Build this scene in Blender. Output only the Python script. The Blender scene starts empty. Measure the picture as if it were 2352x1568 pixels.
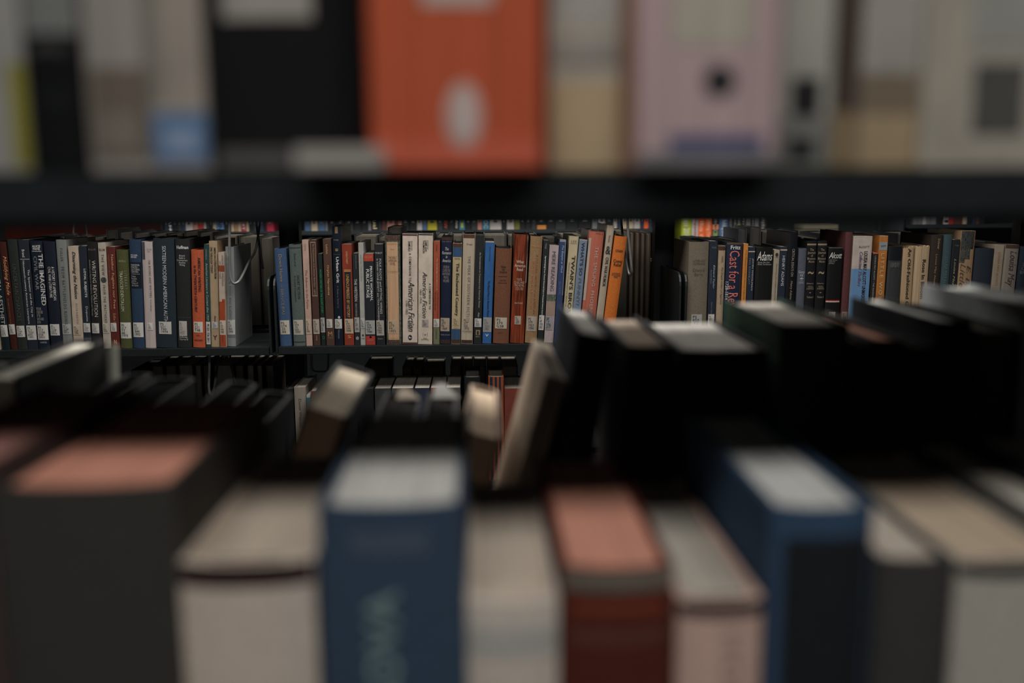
import bpy, bmesh, math, random
from mathutils import Vector, Matrix, Euler

# ------------------------------------------------------------------ camera, world, lights, exposure
W_PX, H_PX, F_PX = 2352.0, 1568.0, 2150.0
CAM_Z = 1.32
YAW, PITCH, ROLL = math.radians(2.0), math.radians(9.2), math.radians(-0.35)
scene = bpy.context.scene
COL = scene.collection
cam_data = bpy.data.cameras.new('camera')
cam = bpy.data.objects.new('camera', cam_data)
COL.objects.link(cam)
CAM_R = Matrix.Rotation(-YAW, 3, 'Z') @ Matrix.Rotation(math.pi / 2 - PITCH, 3, 'X') @ Matrix.Rotation(ROLL, 3, 'Z')
CAM_P = Vector((0, 0, CAM_Z))
cam.matrix_world = Matrix.Translation(CAM_P) @ CAM_R.to_4x4()
cam_data.sensor_width = 36.0
cam_data.lens = 36.0 * F_PX / W_PX
cam_data.clip_start = 0.02
cam_data.dof.use_dof = True
cam_data.dof.focus_distance = (CAM_R @ Vector((0, 0, -1))).dot(Vector((0, 2.20, CAM_Z - 0.22)) - CAM_P)
cam_data.dof.aperture_fstop = 2.7
scene.camera = cam

world = bpy.data.worlds.new('world')
scene.world = world
world.use_nodes = True
world.node_tree.nodes['Background'].inputs[0].default_value = (0.55, 0.75, 1.0, 1)
world.node_tree.nodes['Background'].inputs[1].default_value = 0.012

CEIL_Z = 2.78
def ceiling_lamp(name, x, y, sx, sy, power, col):
    ld = bpy.data.lights.new(name, 'AREA')
    ld.shape = 'RECTANGLE'; ld.size = sx; ld.size_y = sy
    ld.energy = power; ld.color = col
    o = bpy.data.objects.new(name, ld)
    o.location = (x, y, CEIL_Z - 0.085)
    COL.objects.link(o)
    return o
LAMPS = [  # x, y, length, width, power, colour: a row of tube fixtures over every aisle
    (0.05, -0.62, 2.2, 0.45, 24.5, (1.0, 0.985, 0.965)),
    (-0.05, 1.48, 3.4, 0.80, 57.0, (1.0, 0.97, 0.93)),
    (0.00, 3.47, 3.4, 1.20, 84.0, (1.0, 0.97, 0.94)),
]
for l in LAMPS:
    ceiling_lamp('tube_light', *l)

scene.view_settings.view_transform = 'Standard'
scene.view_settings.look = 'None'
scene.view_settings.gamma = 1.0
scene.view_settings.use_curve_mapping = False
scene.view_settings.exposure = 0.0

# ------------------------------------------------------------------ helpers
rnd = random.Random(7)

def ray(px, py):
    return CAM_R @ Vector(((px - W_PX / 2) / F_PX, -(py - H_PX / 2) / F_PX, -1.0))
def P(px, py, Y):                       # the point of the plane y = Y that the pixel shows
    d = ray(px, py)
    return CAM_P + d * (Y / d.y)
def Xat(px, Y, z):                      # world x of pixel column px at depth Y and height z
    a, b = 300.0, 1200.0
    for _ in range(6):
        za, zb = P(px, a, Y).z, P(px, b, Y).z
        m = a + (z - za) * (b - a) / (zb - za)
        a, b = m, m + 40
    return P(px, a, Y).x
def srgb(c):
    return tuple((v / 255 / 12.92) if v <= 10.3 else ((v / 255 + 0.055) / 1.055) ** 2.4 for v in c)
GAIN = 2.3
def brighten(c, k):                          # the same hue, k times the reflectance
    out = []
    for v in srgb(c):
        v = min(v * k, 1)
        out.append(int(round(255 * (12.92 * v if v <= .0031308 else 1.055 * v ** (1 / 2.4) - .055))))
    return tuple(out)
def alb(c, gain=None):                  # photographed colour -> surface albedo
    g = GAIN if gain is None else gain
    l = [v * g for v in srgb(c)]
    m = max(l)
    if m > 0.82:
        l = [v * 0.82 / m for v in l]
    return (max(l[0], .0025), max(l[1], .0025), max(l[2], .0025), 1)

MATS = {}
def mat(kind, c, rough=None):
    key = (kind, tuple(c), rough, GAIN)
    if key in MATS:
        return MATS[key]
    m = bpy.data.materials.new(kind + '_%d_%d_%d' % tuple(c))
    m.use_nodes = True
    nt = m.node_tree; N = nt.nodes; L = nt.links
    bs = N['Principled BSDF']
    col = alb(c)
    tc = N.new('ShaderNodeTexCoord')
    mp = N.new('ShaderNodeMapping')
    L.new(tc.outputs['Object'], mp.inputs[0])
    nz = N.new('ShaderNodeTexNoise')
    L.new(mp.outputs[0], nz.inputs['Vector'])
    mix = N.new('ShaderNodeMix'); mix.data_type = 'RGBA'; mix.blend_type = 'MULTIPLY'
    mix.inputs[0].default_value = 1.0
    mix.inputs[6].default_value = col
    ramp = N.new('ShaderNodeValToRGB')
    L.new(nz.outputs[0], ramp.inputs[0])
    L.new(ramp.outputs[0], mix.inputs[7])
    L.new(mix.outputs[2], bs.inputs['Base Color'])
    bump = N.new('ShaderNodeBump')
    lo, hi = 0.75, 1.15
    if kind == 'cloth':
        mp.inputs['Scale'].default_value = (900, 300, 250); nz.inputs['Scale'].default_value = 1.0
        nz.inputs['Detail'].default_value = 3
        bs.inputs['Roughness'].default_value = rough or 0.75
        bump.inputs['Strength'].default_value = 0.25; bump.inputs['Distance'].default_value = 0.0006
        lo, hi = 0.8, 1.13
    elif kind == 'jacket':
        mp.inputs['Scale'].default_value = (420, 60, 9); nz.inputs['Scale'].default_value = 1.0
        nz.inputs['Detail'].default_value = 2
        bs.inputs['Roughness'].default_value = rough or 0.30
        bump.inputs['Strength'].default_value = 0.35; bump.inputs['Distance'].default_value = 0.0006
        lo, hi = 0.85, 1.1
    elif kind == 'paper':
        mp.inputs['Scale'].default_value = (60, 60, 40); nz.inputs['Scale'].default_value = 1.0
        bs.inputs['Roughness'].default_value = rough or 0.55
        bump.inputs['Strength'].default_value = 0.08; bump.inputs['Distance'].default_value = 0.0005
        lo, hi = 0.88, 1.08
    elif kind == 'pages':
        mp.inputs['Scale'].default_value = (1600, 12, 12); nz.inputs['Scale'].default_value = 1.0
        nz.inputs['Detail'].default_value = 4
        bs.inputs['Roughness'].default_value = rough or 0.8
        bump.inputs['Strength'].default_value = 0.3; bump.inputs['Distance'].default_value = 0.0005
        lo, hi = 0.66, 1.15
    elif kind == 'ink':
        nz.inputs['Scale'].default_value = 300.0
        bs.inputs['Roughness'].default_value = rough or 0.55
        bump.inputs['Strength'].default_value = 0.0
        lo, hi = 0.8, 1.1
    elif kind == 'steel':
        nz.inputs['Scale'].default_value = 220.0; nz.inputs['Detail'].default_value = 5
        bs.inputs['Roughness'].default_value = rough or 0.42
        bump.inputs['Strength'].default_value = 0.12; bump.inputs['Distance'].default_value = 0.0004
        lo, hi = 0.8, 1.15
    elif kind == 'chrome':
        bs.inputs['Metallic'].default_value = 0.35
        nz.inputs['Scale'].default_value = 60.0
        bs.inputs['Roughness'].default_value = rough or 0.35
        lo, hi = 0.85, 1.05
        bump.inputs['Strength'].default_value = 0.0
    elif kind == 'wood':
        mp.inputs['Scale'].default_value = (180, 40, 9); nz.inputs['Scale'].default_value = 1.0
        nz.inputs['Detail'].default_value = 3; nz.inputs['Distortion'].default_value = 1.4
        bs.inputs['Roughness'].default_value = 0.35
        bump.inputs['Strength'].default_value = 0.1; bump.inputs['Distance'].default_value = 0.0004
        lo, hi = 0.25, 1.7
    elif kind == 'marble':
        mp.inputs['Scale'].default_value = (260, 80, 90); nz.inputs['Scale'].default_value = 1.0
        nz.inputs['Detail'].default_value = 4; nz.inputs['Distortion'].default_value = 3.0
        bs.inputs['Roughness'].default_value = 0.4
        bump.inputs['Strength'].default_value = 0.0
        lo, hi = 0.2, 2.0
    elif kind == 'wall':
        nz.inputs['Scale'].default_value = 8.0; nz.inputs['Detail'].default_value = 6
        bs.inputs['Roughness'].default_value = rough or 0.85
        bump.inputs['Strength'].default_value = 0.15; bump.inputs['Distance'].default_value = 0.003
        lo, hi = 0.85, 1.1
    if kind in ('pages', 'cloth', 'wall'): bs.inputs['Specular IOR Level'].default_value = 0.0 if kind == 'pages' else 0.15
    ramp.color_ramp.elements[0].position = 0.32; ramp.color_ramp.elements[1].position = 0.68
    ramp.color_ramp.elements[0].color = (lo, lo, lo, 1); ramp.color_ramp.elements[1].color = (hi, hi, hi, 1)
    L.new(nz.outputs[0], bump.inputs['Height'])
    L.new(bump.outputs[0], bs.inputs['Normal'])
    MATS[key] = m
    return m

def link(name, me, parent=None, material=None, label=None):
    o = bpy.data.objects.new(name, me)
    COL.objects.link(o)
    if parent: o.parent = parent
    if material and not me.materials: me.materials.append(material)
    if label: o['label'] = label
    return o
def empty(name, loc, label, cat, group=None, rot=(0, 0, 0)):
    o = bpy.data.objects.new(name, None)
    o.empty_display_size = 0.02
    COL.objects.link(o)
    o.location = loc; o.rotation_euler = rot
    o['label'] = label; o['category'] = cat
    if group: o['group'] = group
    return o
def bm_box(bm, x0, x1, y0, y1, z0, z1, bev=0.0):
    r = bmesh.ops.create_cube(bm, size=1.0)
    vs = r['verts']
    for v in vs:
        v.co = Vector((x0 if v.co.x < 0 else x1, y0 if v.co.y < 0 else y1, z0 if v.co.z < 0 else z1))
    if bev:
        es = list({e for v in vs for e in v.link_edges})
        bmesh.ops.bevel(bm, geom=es, offset=bev, segments=2, affect='EDGES')
def bm_done(bm, smooth=False):
    bmesh.ops.recalc_face_normals(bm, faces=bm.faces)
    me = bpy.data.meshes.new('mesh')
    bm.to_mesh(me); bm.free()
    if smooth:
        for p in me.polygons: p.use_smooth = True
    return me
def box_mesh(x0, x1, y0, y1, z0, z1, bev=0.0):
    bm = bmesh.new(); bm_box(bm, x0, x1, y0, y1, z0, z1, bev)
    return bm_done(bm)
def tube_mesh(pts, r, sides=8, sub=6):
    # Catmull-Rom through pts, swept circle
    P_ = [Vector(p) for p in pts]
    path = []
    for i in range(len(P_) - 1):
        p0 = P_[max(i - 1, 0)]; p1 = P_[i]; p2 = P_[i + 1]; p3 = P_[min(i + 2, len(P_) - 1)]
        for k in range(sub):
            t = k / sub
            path.append(0.5 * ((2 * p1) + (-p0 + p2) * t + (2 * p0 - 5 * p1 + 4 * p2 - p3) * t * t + (-p0 + 3 * p1 - 3 * p2 + p3) * t ** 3))
    path.append(P_[-1])
    verts, faces = [], []
    up = Vector((0.3, 0.9, 0.2))
    for i, p in enumerate(path):
        d = (path[min(i + 1, len(path) - 1)] - path[max(i - 1, 0)]).normalized()
        a = d.cross(up).normalized(); b = d.cross(a)
        up = -(d.cross(a)) if False else up
        for s in range(sides):
            t = 2 * math.pi * s / sides
            verts.append(p + (a * math.cos(t) + b * math.sin(t)) * r)
    for i in range(len(path) - 1):
        for s in range(sides):
            faces.append((i * sides + s, i * sides + (s + 1) % sides, (i + 1) * sides + (s + 1) % sides, (i + 1) * sides + s))
    faces.append(tuple(range(sides))); faces.append(tuple(range((len(path) - 1) * sides, len(path) * sides)))
    me = bpy.data.meshes.new('mesh'); me.from_pydata(verts, [], faces)
    for p in me.polygons: p.use_smooth = True
    return me

# ------------------------------------------------------------------ lettering
TEXTS = {}
def text_verts(body, style):
    key = (body, style)
    if key in TEXTS: return TEXTS[key]
    cu = bpy.data.curves.new('lettering', 'FONT')
    cu.body = body; cu.size = 1.0; cu.resolution_u = 2
    cu.align_x = 'LEFT'
    if 'c' in style: cu.align_x = 'CENTER'
    if 'i' in style: cu.shear = 0.32
    if 'b' in style: cu.offset = 0.018
    cu.space_line = 0.85
    if 'w' in style: cu.space_character = 1.35
    o = bpy.data.objects.new('lettering', cu)
    me = bpy.data.meshes.new_from_object(o)
    vs = [v.co.copy() for v in me.vertices]; fs = [tuple(p.vertices) for p in me.polygons]
    bpy.data.objects.remove(o); bpy.data.curves.remove(cu); bpy.data.meshes.remove(me)
    x0 = min(v.x for v in vs); x1 = max(v.x for v in vs); y0 = min(v.y for v in vs); y1 = max(v.y for v in vs)
    vs = [((v.x - x0) / (x1 - x0), (v.y - y0) / (y1 - y0)) for v in vs]
    TEXTS[key] = (vs, fs)
    return TEXTS[key]

# ------------------------------------------------------------------ books
def profile(kind, w, u):                # how far the spine stands out at u in -1..1
    if kind == 'p':
        return 0.0006 * (1 - abs(u) ** 12) + 0.0
    b = min(0.16 * w, 0.0045) if kind == 'c' else min(0.10 * w, 0.003)
    return b * (1 - abs(u) ** 2.6)
def book_cover(kind, w, h, d, rag=0.0, seed=0):
    n = 12
    tb = 0.0009 if kind == 'p' else 0.0028
    us = [-1 + 2 * i / n for i in range(n + 1)]
    outer = [(-w / 2, d)] + [(-w / 2, d * .5)] + [(u * w / 2, -profile(kind, w, u)) for u in us] + [(w / 2, d * .5), (w / 2, d)]
    wi = w / 2 - tb
    inner = [(-wi, d), (-wi, d * .5)] + [(u * wi, tb - profile(kind, w, u)) for u in us] + [(wi, d * .5), (wi, d)]
    r = random.Random(seed)
    tops = [h - (r.random() * rag if rag else 0) for _ in outer]
    v, f = [], []
    m = len(outer)
    for (x, y) in outer: v.append((x, y, 0))
    for (x, y), t in zip(outer, tops): v.append((x, y, t))
    for (x, y) in inner: v.append((x, y, 0))
    for (x, y), t in zip(inner, tops): v.append((x, y, t))
    for i in range(m - 1):
        f.append((i, i + 1, m + i + 1, m + i))
        f.append((2 * m + i + 1, 2 * m + i, 3 * m + i, 3 * m + i + 1))
        f.append((m + i, m + i + 1, 3 * m + i + 1, 3 * m + i))
        f.append((i + 1, i, 2 * m + i, 2 * m + i + 1))
    f.append((0, m, 3 * m, 2 * m)); f.append((m - 1, 3 * m - 1, 4 * m - 1, 2 * m - 1))
    me = bpy.data.meshes.new('mesh'); me.from_pydata(v, [], f)
    bm = bmesh.new(); bm.from_mesh(me); bmesh.ops.recalc_face_normals(bm, faces=bm.faces); bm.to_mesh(me); bm.free()
    return me
def spine_patch(kind, w, h, u0, u1, t0, t1, off, oval=False):
    n = 14 if oval else 8; v, f = [], []
    ta, tb_ = t0, t1
    for i in range(n + 1):
        u = u0 + (u1 - u0) * i / n
        y = -profile(kind, w, u * 2 - 1) - off
        if oval:
            q = max(math.sqrt(max(1 - (2 * i / n - 1) ** 2, 0)), .04)
            t0, t1 = (ta + tb_) / 2 - (tb_ - ta) / 2 * q, (ta + tb_) / 2 + (tb_ - ta) / 2 * q
        v += [((u - .5) * w, y, h * (1 - t1)), ((u - .5) * w, y, h * (1 - t0))]
    for i in range(n): f.append((2 * i, 2 * i + 2, 2 * i + 3, 2 * i + 1))
    # give the slip of paper or foil its thickness
    k = len(v)
    v += [(x, y + off * .9, z) for x, y, z in v]
    for i in range(n): f.append((k + 2 * i + 2, k + 2 * i, k + 2 * i + 1, k + 2 * i + 3))
    for i in range(n):
        f.append((2 * i + 1, 2 * i + 3, k + 2 * i + 3, k + 2 * i + 1)); f.append((2 * i + 2, 2 * i, k + 2 * i, k + 2 * i + 2))
    f.append((0, 1, k + 1, k)); f.append((2 * n + 1, 2 * n, k + 2 * n, k + 2 * n + 1))
    me = bpy.data.meshes.new('mesh'); me.from_pydata(v, [], f)
    return me
def spine_text(kind, w, h, body, ori, u0, u1, t0, t1, style, off):
    vs, fs = text_verts(body, style)
    out = []
    for a, b in vs:
        if ori == 'v':      # reads downwards, heads to the right
            u = u0 + (u1 - u0) * b; t = t0 + (t1 - t0) * a
        elif ori == 'up':   # reads upwards, heads to the left
            u = u1 - (u1 - u0) * b; t = t1 - (t1 - t0) * a
        else:
            u = u0 + (u1 - u0) * a; t = t1 - (t1 - t0) * b
        out.append(((u - .5) * w, -profile(kind, w, u * 2 - 1) - off, h * (1 - t)))
    me = bpy.data.meshes.new('mesh'); me.from_pydata(out, [], fs)
    return me
SHARED = {}
def make_book(label, x, y, z, w, h, d, kind='p', colour=(90, 90, 90), lean=0.0, away=False, pages=(140, 134, 124),
              texts=(), bands=(), call=None, callbox=None, callpaper=(160, 156, 150), callink=(40, 40, 42), group=None,
              rag=0.0, name='book', surface=None, headband=None, yaw=0.0, cat='book'):
    root = empty(name, (x, y, z + .0006 + abs(math.sin(lean)) * w / 2), label, cat, group,
                 (0, -lean if away else lean, (math.pi if away else 0) + yaw))
    surf = surface or {'p': 'paper', 'j': 'jacket', 'c': 'cloth'}[kind]
    link('cover', book_cover(kind, w, h, d, rag, len(label)), root, mat(surf, colour))
    tb = 0.0009 if kind == 'p' else 0.0028
    sq = 0.0006 if kind == 'p' else 0.0032
    top = h - sq - rag
    link('page_block', box_mesh(-w / 2 + tb, w / 2 - tb, tb + .0005, d - sq - .0005, sq, top), root, mat('pages', pages))
    for (u0, u1, t0, t1, c, *k) in bands:
        link(k[1] if len(k) > 1 else 'spine_band', spine_patch(kind, w, h, u0, u1, t0, t1, 0.00025 if len(k) < 3 else k[2], len(k) > 1 and k[1] in ('emblem', 'portrait_medallion')), root, mat(k[0] if k else surf, c))
    for (body, ori, u0, u1, t0, t1, c, *st) in texts:
        link('lettering', spine_text(kind, w, h, body, ori, u0, u1, t0, t1, st[0] if st else '', 0.0006), root, mat('ink', c))
    if callbox:
        u0, u1, t0, t1 = callbox
        lb = link('call_number_label', spine_patch(kind, w, h, u0, u1, t0, t1, 0.0005), root, mat('paper', callpaper, 0.35), 'pale call number sticker')
        if call:
            du, dt = (u1 - u0) * .1, (t1 - t0) * .1
            if call.startswith('>'):
                link('call_number', spine_text(kind, w, h, call[1:], 'v', u0 + du * 2, u1 - du * 2, t0 + dt, t1 - dt, 'b', 0.0009), lb, mat('ink', callink))
            else:
                link('call_number', spine_text(kind, w, h, call, 'h', u0 + du * 1.2, u1 - du * 2.8, t0 + dt, t1 - dt * 1.2, '', 0.0009), lb, mat('ink', callink))
    if headband:
        link('headband', tube_mesh([(-w / 2 + .003, .003, h - .004), (-w / 4, .001, h - .002), (0, 0, h - .0015), (w / 4, .001, h - .002), (w / 2 - .003, .003, h - .004)], .0022, 6, 3), root, mat('cloth', headband))
    return root

# ------------------------------------------------------------------ the room
def structure(name, me, m):
    o = link(name, me, None, m); o['kind'] = 'structure'; return o
RX0, RX1, RY0, RY1 = -3.4, 3.6, -1.25, 6.9
structure('floor', box_mesh(RX0, RX1, RY0, RY1, -0.1, 0.0), mat('wall', (34, 34, 36)))
structure('ceiling', box_mesh(RX0, RX1, RY0, RY1, CEIL_Z, CEIL_Z + 0.1), mat('wall', (60, 60, 60)))
structure('wall_back', box_mesh(RX0, RX1, RY1, RY1 + 0.1, 0, CEIL_Z), mat('wall', (64, 26, 19)))
structure('trim_1', box_mesh(RX0, RX1, RY1 - .03, RY1, 0, 0.93, .004), mat('wall', (26, 26, 27)))
structure('wall_front', box_mesh(RX0, RX1, RY0 - 0.1, RY0, 0, CEIL_Z), mat('wall', (30, 31, 33)))
structure('wall_left', box_mesh(RX0 - 0.1, RX0, RY0, RY1, 0, CEIL_Z), mat('wall', (40, 40, 40)))
structure('wall_right', box_mesh(RX1, RX1 + 0.1, RY0, RY1, 0, CEIL_Z), mat('wall', (40, 40, 40)))

FIX = ['above the nearest aisle', 'above the aisle between the two near bookcases', 'above the farthest aisle']
for (lx, ly, sx, sy, pw, c), where in zip(LAMPS, FIX):
    f = empty('ceiling_light', (lx, ly, CEIL_Z), 'long tube light fixture on the ceiling ' + where, 'light')
    link('housing', box_mesh(-sx / 2 - .03, sx / 2 + .03, -sy / 2 - .03, sy / 2 + .03, -0.06, -0.0005, 0.006), f, mat('steel', (150, 150, 150)))
    for k in (-1, 1):
        link('tube', tube_mesh([(-sx / 2, k * sy * .28, -.068), (0, k * sy * .28, -.068), (sx / 2, k * sy * .28, -.068)], .008, 8, 2), f, mat('paper', (190, 190, 188)))

# ------------------------------------------------------------------ bookcases
BLACK = (23, 27, 28)
steel = mat('steel', BLACK)
def shelf_mesh(x0, x1, y0, y1, ztop, t=0.018):
    bm = bmesh.new()
    bm_box(bm, x0, x1, y0, y1, ztop - t, ztop, 0.0012)
    return bm_done(bm)
def bracket_mesh(x, y0, y1, z, hgt, t=0.0022, front=1):
    # end plate: rises from the shelf, rounded at the free upper corner (y0 is the free end)
    s = 1 if y1 > y0 else -1
    r = 0.03
    pts = [(y0, z - .014), (y1, z - .03), (y1, z + hgt)]
    for k in range(6):
        a = math.pi / 2 * k / 5
        pts.append((y0 + s * (r - r * math.sin(a)), z + hgt - r + r * math.cos(a)))
    n = len(pts)
    v = [(x - t, y, zz) for y, zz in pts] + [(x + t, y, zz) for y, zz in pts]
    f = [tuple(range(n)), tuple(range(2 * n - 1, n - 1, -1))] + [(i, (i + 1) % n, n + (i + 1) % n, n + i) for i in range(n)]
    me = bpy.data.meshes.new('mesh'); me.from_pydata(v, [], f)
    bm = bmesh.new(); bm.from_mesh(me); bmesh.ops.recalc_face_normals(bm, faces=bm.faces); bm.to_mesh(me); bm.free()
    return me
def post_mesh(x, y, z1, w=0.05, dd=0.045):
    bm = bmesh.new()
    bm_box(bm, x - w / 2, x + w / 2, y - dd / 2, y + dd / 2, 0, z1, 0.002)
    for s in (-1, 1):            # slotted channel, proud edges left and right of the slots
        bm_box(bm, x - w * .12, x + w * .12, y - s * dd / 2 - .001, y - s * dd / 2 + .001, 0.02, z1 - .02)
    return bm_done(bm)
def bookcase(label, posts, y0, y1, levels_of_bay, top, rear_shift=None, steel=steel, gap=.026):
    b = empty('steel_bookcase', ((posts[0] + posts[-1]) / 2, (y0 + y1) / 2, 0), label, 'bookcase')
    ox, oy = b.location.x, b.location.y
    ym = (y0 + y1) / 2
    def add(name, me, m=None):
        m = m or steel
        me.transform(Matrix.Translation((-ox, -oy, 0)))
        return link(name, me, b, m)
    for x in posts:
        add('upright_post', post_mesh(x, ym, top))
        add('foot', box_mesh(x - .03, x + .03, y0 + .03, y1 - .03, 0, .03, .003))
    for i in range(len(posts) - 1):
        xa, xb = posts[i] + .011, posts[i + 1] - .011
        for z in levels_of_bay[i]:
            for (ya, yb) in ((y0, ym - gap), (y1, ym + gap)):
                zz = z + (rear_shift or {}).get(z, 0.0) if ya > yb else z
                sh = add('shelf', shelf_mesh(xa, xb, min(ya, yb), max(ya, yb), zz))
                for xx in (xa - .004, xb + .004):
                    br = bracket_mesh(xx, ya + (.004 if ya < yb else -.004), yb, zz, .165)
                    br.transform(Matrix.Translation((-ox, -oy, 0)))
                    link('end_bracket', br, sh, steel)
    return b

# near bookcase (looked through)
NF, NB = 0.352, 0.865
Z_UP = P(1176, 393, NF).z
Z_LOW = Z_UP - 0.365
near_posts = [-1.49, -0.495, 0.535, 1.54]
near_case = bookcase('black steel bookcase in the foreground that the view looks through', near_posts, NF, NB,
                     [[0.12, Z_LOW, Z_UP, Z_UP + 0.37]] * 3, Z_UP + 0.42, {Z_UP: P(1176, 494, NB).z + .018 - Z_UP}, gap=.0045)   # the back shelf hangs a slot lower
link('back_panel', box_mesh(near_posts[0], near_posts[-1], -.003, .003, Z_UP - .016, Z_UP + .37), near_case, steel).location = (-near_case.location.x, 0, 0)  # unseen panel, added to keep leaking lamp light off the back row
# middle bookcase in focus
FF, FB = 2.18, 2.70
YM = (FF + FB) / 2
Z_F1 = P(300, 802, FF).z
Z_F2 = P(900, 794, FF).z
xp1, xp2 = P(672, 640, YM).x, P(1521, 640, YM).x
bay = xp2 - xp1
far_posts = [xp1 - bay, xp1, xp2, xp2 + bay]
SP = 0.335
far_case = bookcase('black steel bookcase holding the sharp row of books in the middle distance', far_posts, FF, FB,
                    [[0.12, Z_F1 - 2 * SP, Z_F1 - SP, Z_F1, Z_F1 + SP]] + [[0.12, Z_F2 - 2 * SP, Z_F2 - SP, Z_F2, Z_F2 + SP]] * 2, Z_F2 + SP + .15, {Z_F1 + SP: .10, Z_F2 + SP: .10}, mat('steel', (18, 21, 22)))
# farthest bookcase
GF, GB = 4.20, 4.72
Z_G = P(900, 528.5, GF + .02).z
Z_G3 = P(1600, 553, GF + .02).z
Z_G4 = P(2180, 514, GF + .02).z
g0 = P(366, 520, GF).x
g1, g2, g3, g4 = P(664, 520, GF).x, P(1532, 520, GF).x, P(2080, 520, GF).x, P(2700, 520, GF).x
gcase = bookcase('black steel bookcase at the far side of the farthest aisle', [g0, g1, g2, g3, g4], GF, GB,
         [[0.12, Z_G - .34, Z_G, Z_G + .34], [0.12, Z_G - .34, Z_G, Z_G + .34], [0.12, Z_G3 - .34, Z_G3, Z_G3 + .36], [0.12, Z_G4 - .34, Z_G4, Z_G4 + .34]], Z_G + .4)

link('back_panel', box_mesh(g0 - gcase.location.x, g4 - gcase.location.x, -.004, .004, .05, Z_G + .4), gcase, steel)

# ------------------------------------------------------------------ helper for rows given by the columns they take up
def row_book(spec, Y, z, yb, label, **kw):
    """spec = (left, right, top) of the head and (left, right) of the tail of a spine, as seen; the spine stands at depth Y on height z"""
    xt0, xt1, yt, xb0, xb1 = spec
    X0, X1 = Xat(xb0, Y, z), Xat(xb1, Y, z)
    a, b = P(xt0, yt, Y), P(xt1, yt, Y)
    dz = (a.z + b.z) / 2 - z
    dx = (a.x + b.x) / 2 - (X0 + X1) / 2
    lean = math.atan2(dx, dz)
    w = (min(X1 - X0, b.x - a.x) * .7 + max(X1 - X0, b.x - a.x) * .3) * math.cos(lean) * 0.952
    h = math.hypot(dx, dz) - abs(math.sin(lean)) * w / 2
    def T(y):
        return min(max((y - yt) / (yb - yt), 0.0), 1.0)
    texts = [(t[0], t[1], t[2], t[3], T(t[4]), T(t[5]), *t[6:]) for t in kw.pop('texts', ())]
    bands = [(t[0], t[1], T(t[2]), T(t[3]), *t[4:]) for t in kw.pop('bands', ())]
    cb = kw.pop('callbox', None)
    if cb: cb = (cb[0], cb[1], T(cb[2]), T(cb[3]))
    d = kw.pop('d', None) or min(max(h * 0.66, 0.12), 0.18)
    return make_book(label, (X0 + X1) / 2, Y, z, w, h, d, lean=lean, texts=texts, bands=bands, callbox=cb, **kw)

# ------------------------------------------------------------------ the sharp row of books
GAIN = 1.68
YS = FF + 0.012
WH, BK, GD, CR = (176, 172, 166), (24, 24, 26), (176, 138, 92), (186, 176, 160)
G1 = 'books in the sharp row left of the first upright'
G2 = 'books in the sharp row between the two uprights'
G3 = 'books in the sharp row right of the second upright'
def B(spec, kind, colour, label, texts=(), call=None, box=None, bands=(), **kw):
    x = spec[0]
    if x < 620: z, yb, g = Z_F1, 801, G1
    elif x < 1500: z, yb, g = Z_F2, 792, G2
    else: z, yb, g = Z_F2, 786, G3
    dy = kw.pop('back', rnd.uniform(0, 0.004))
    return row_book(spec, YS + dy, z, yb, label, kind=kind, colour=colour, texts=texts, call=call, callbox=box, bands=bands, group=g, **kw)

B((-46, -22, 560, -20, 4), 'p', (120, 112, 98), 'cream book cut off at the left edge of the sharp row')
B((-21, -4, 556, 5, 25), 'j', (20, 28, 30), 'dark green-black book with white AESTHET lettering, leftmost whole spine',
  [('TAL AESTHET', 'v', .25, .75, 640, 742, (150, 150, 146))], 'PS\n217\nA35\nD36\n2015', (.05, .95, 744, 771))
B((-4, 15, 556, 26, 42), 'j', (52, 26, 22), 'dark brown book with looping gold script on its spine',
  [('Modifying Made', 'v', .25, .85, 588, 676, (170, 125, 84), 'i'), ('RACE, GENDER AND THE NINETEENTH CENTURY', 'v', .3, .5, 684, 742, (110, 84, 64))],
  'PS\n217\n.B63\nH66\n2006', (.05, .9, 743, 766))
B((15.5, 39, 550, 42, 64), 'j', (34, 37, 34), 'dark grey-green book with faint embossed capitals down its spine',
  [('UNCERTAIN CHANCES', 'v', .3, .7, 606, 735, (58, 60, 56))], 'PS\n217\n.C48\nL44\n2012', (.05, .9, 746, 772))
B((40, 66, 551, 64.5, 88.5), 'p', (20, 25, 33), 'black book with two white lines of nineteenth-century title text',
  [('The Spectator and the City in', 'v', .62, .85, 618, 726, WH), ('Nineteenth-century American Literature', 'v', .22, .45, 598, 742, WH), ('Brand', 'v', .3, .55, 573, 590, WH)],
  'PS\n217\n.C57\nB73\n1991', (.04, .96, 746, 779), [(.05, .95, 594, 595.5, (120, 118, 112))])
B((67, 99, 554, 89, 115), 'j', (22, 28, 38), 'black book with huge bold capitals THE IMAGINED on its spine',
  [('ALICE\nFAHS', 'h', .15, .85, 563, 574, WH, 'bc'), ('THE IMAGINED', 'v', .62, .98, 583, 700, (150, 148, 142), 'b'), ('CIVIL WAR', 'v', .2, .5, 588, 665, (96, 96, 94), 'b'),
   ('POPULAR\nLITERATURE\nOF THE\nNORTH AND\nSOUTH', 'h', .08, .7, 704, 742, (110, 108, 104), 'b'), ('HARPER', 'h', .25, .8, 783, 787, (130, 130, 128))],
  'PS\n217\n.C58\nF34\n2001', (.04, .96, 745, 779), [(.1, .9, 576, 577.5, (140, 138, 132))])
B((99, 126, 555, 117, 146), 'j', (24, 28, 36), 'navy-black book lettered A HISTORY OF AMERICAN in small white capitals',
  [('A HISTORY OF AMERICAN', 'v', .58, .82, 612, 688, WH), ('CIVIL WAR LITERATURE', 'v', .26, .5, 612, 682, WH)], 'PS\n217\n.C58\nH57\n2016', (.04, .86, 743, 769))
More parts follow.
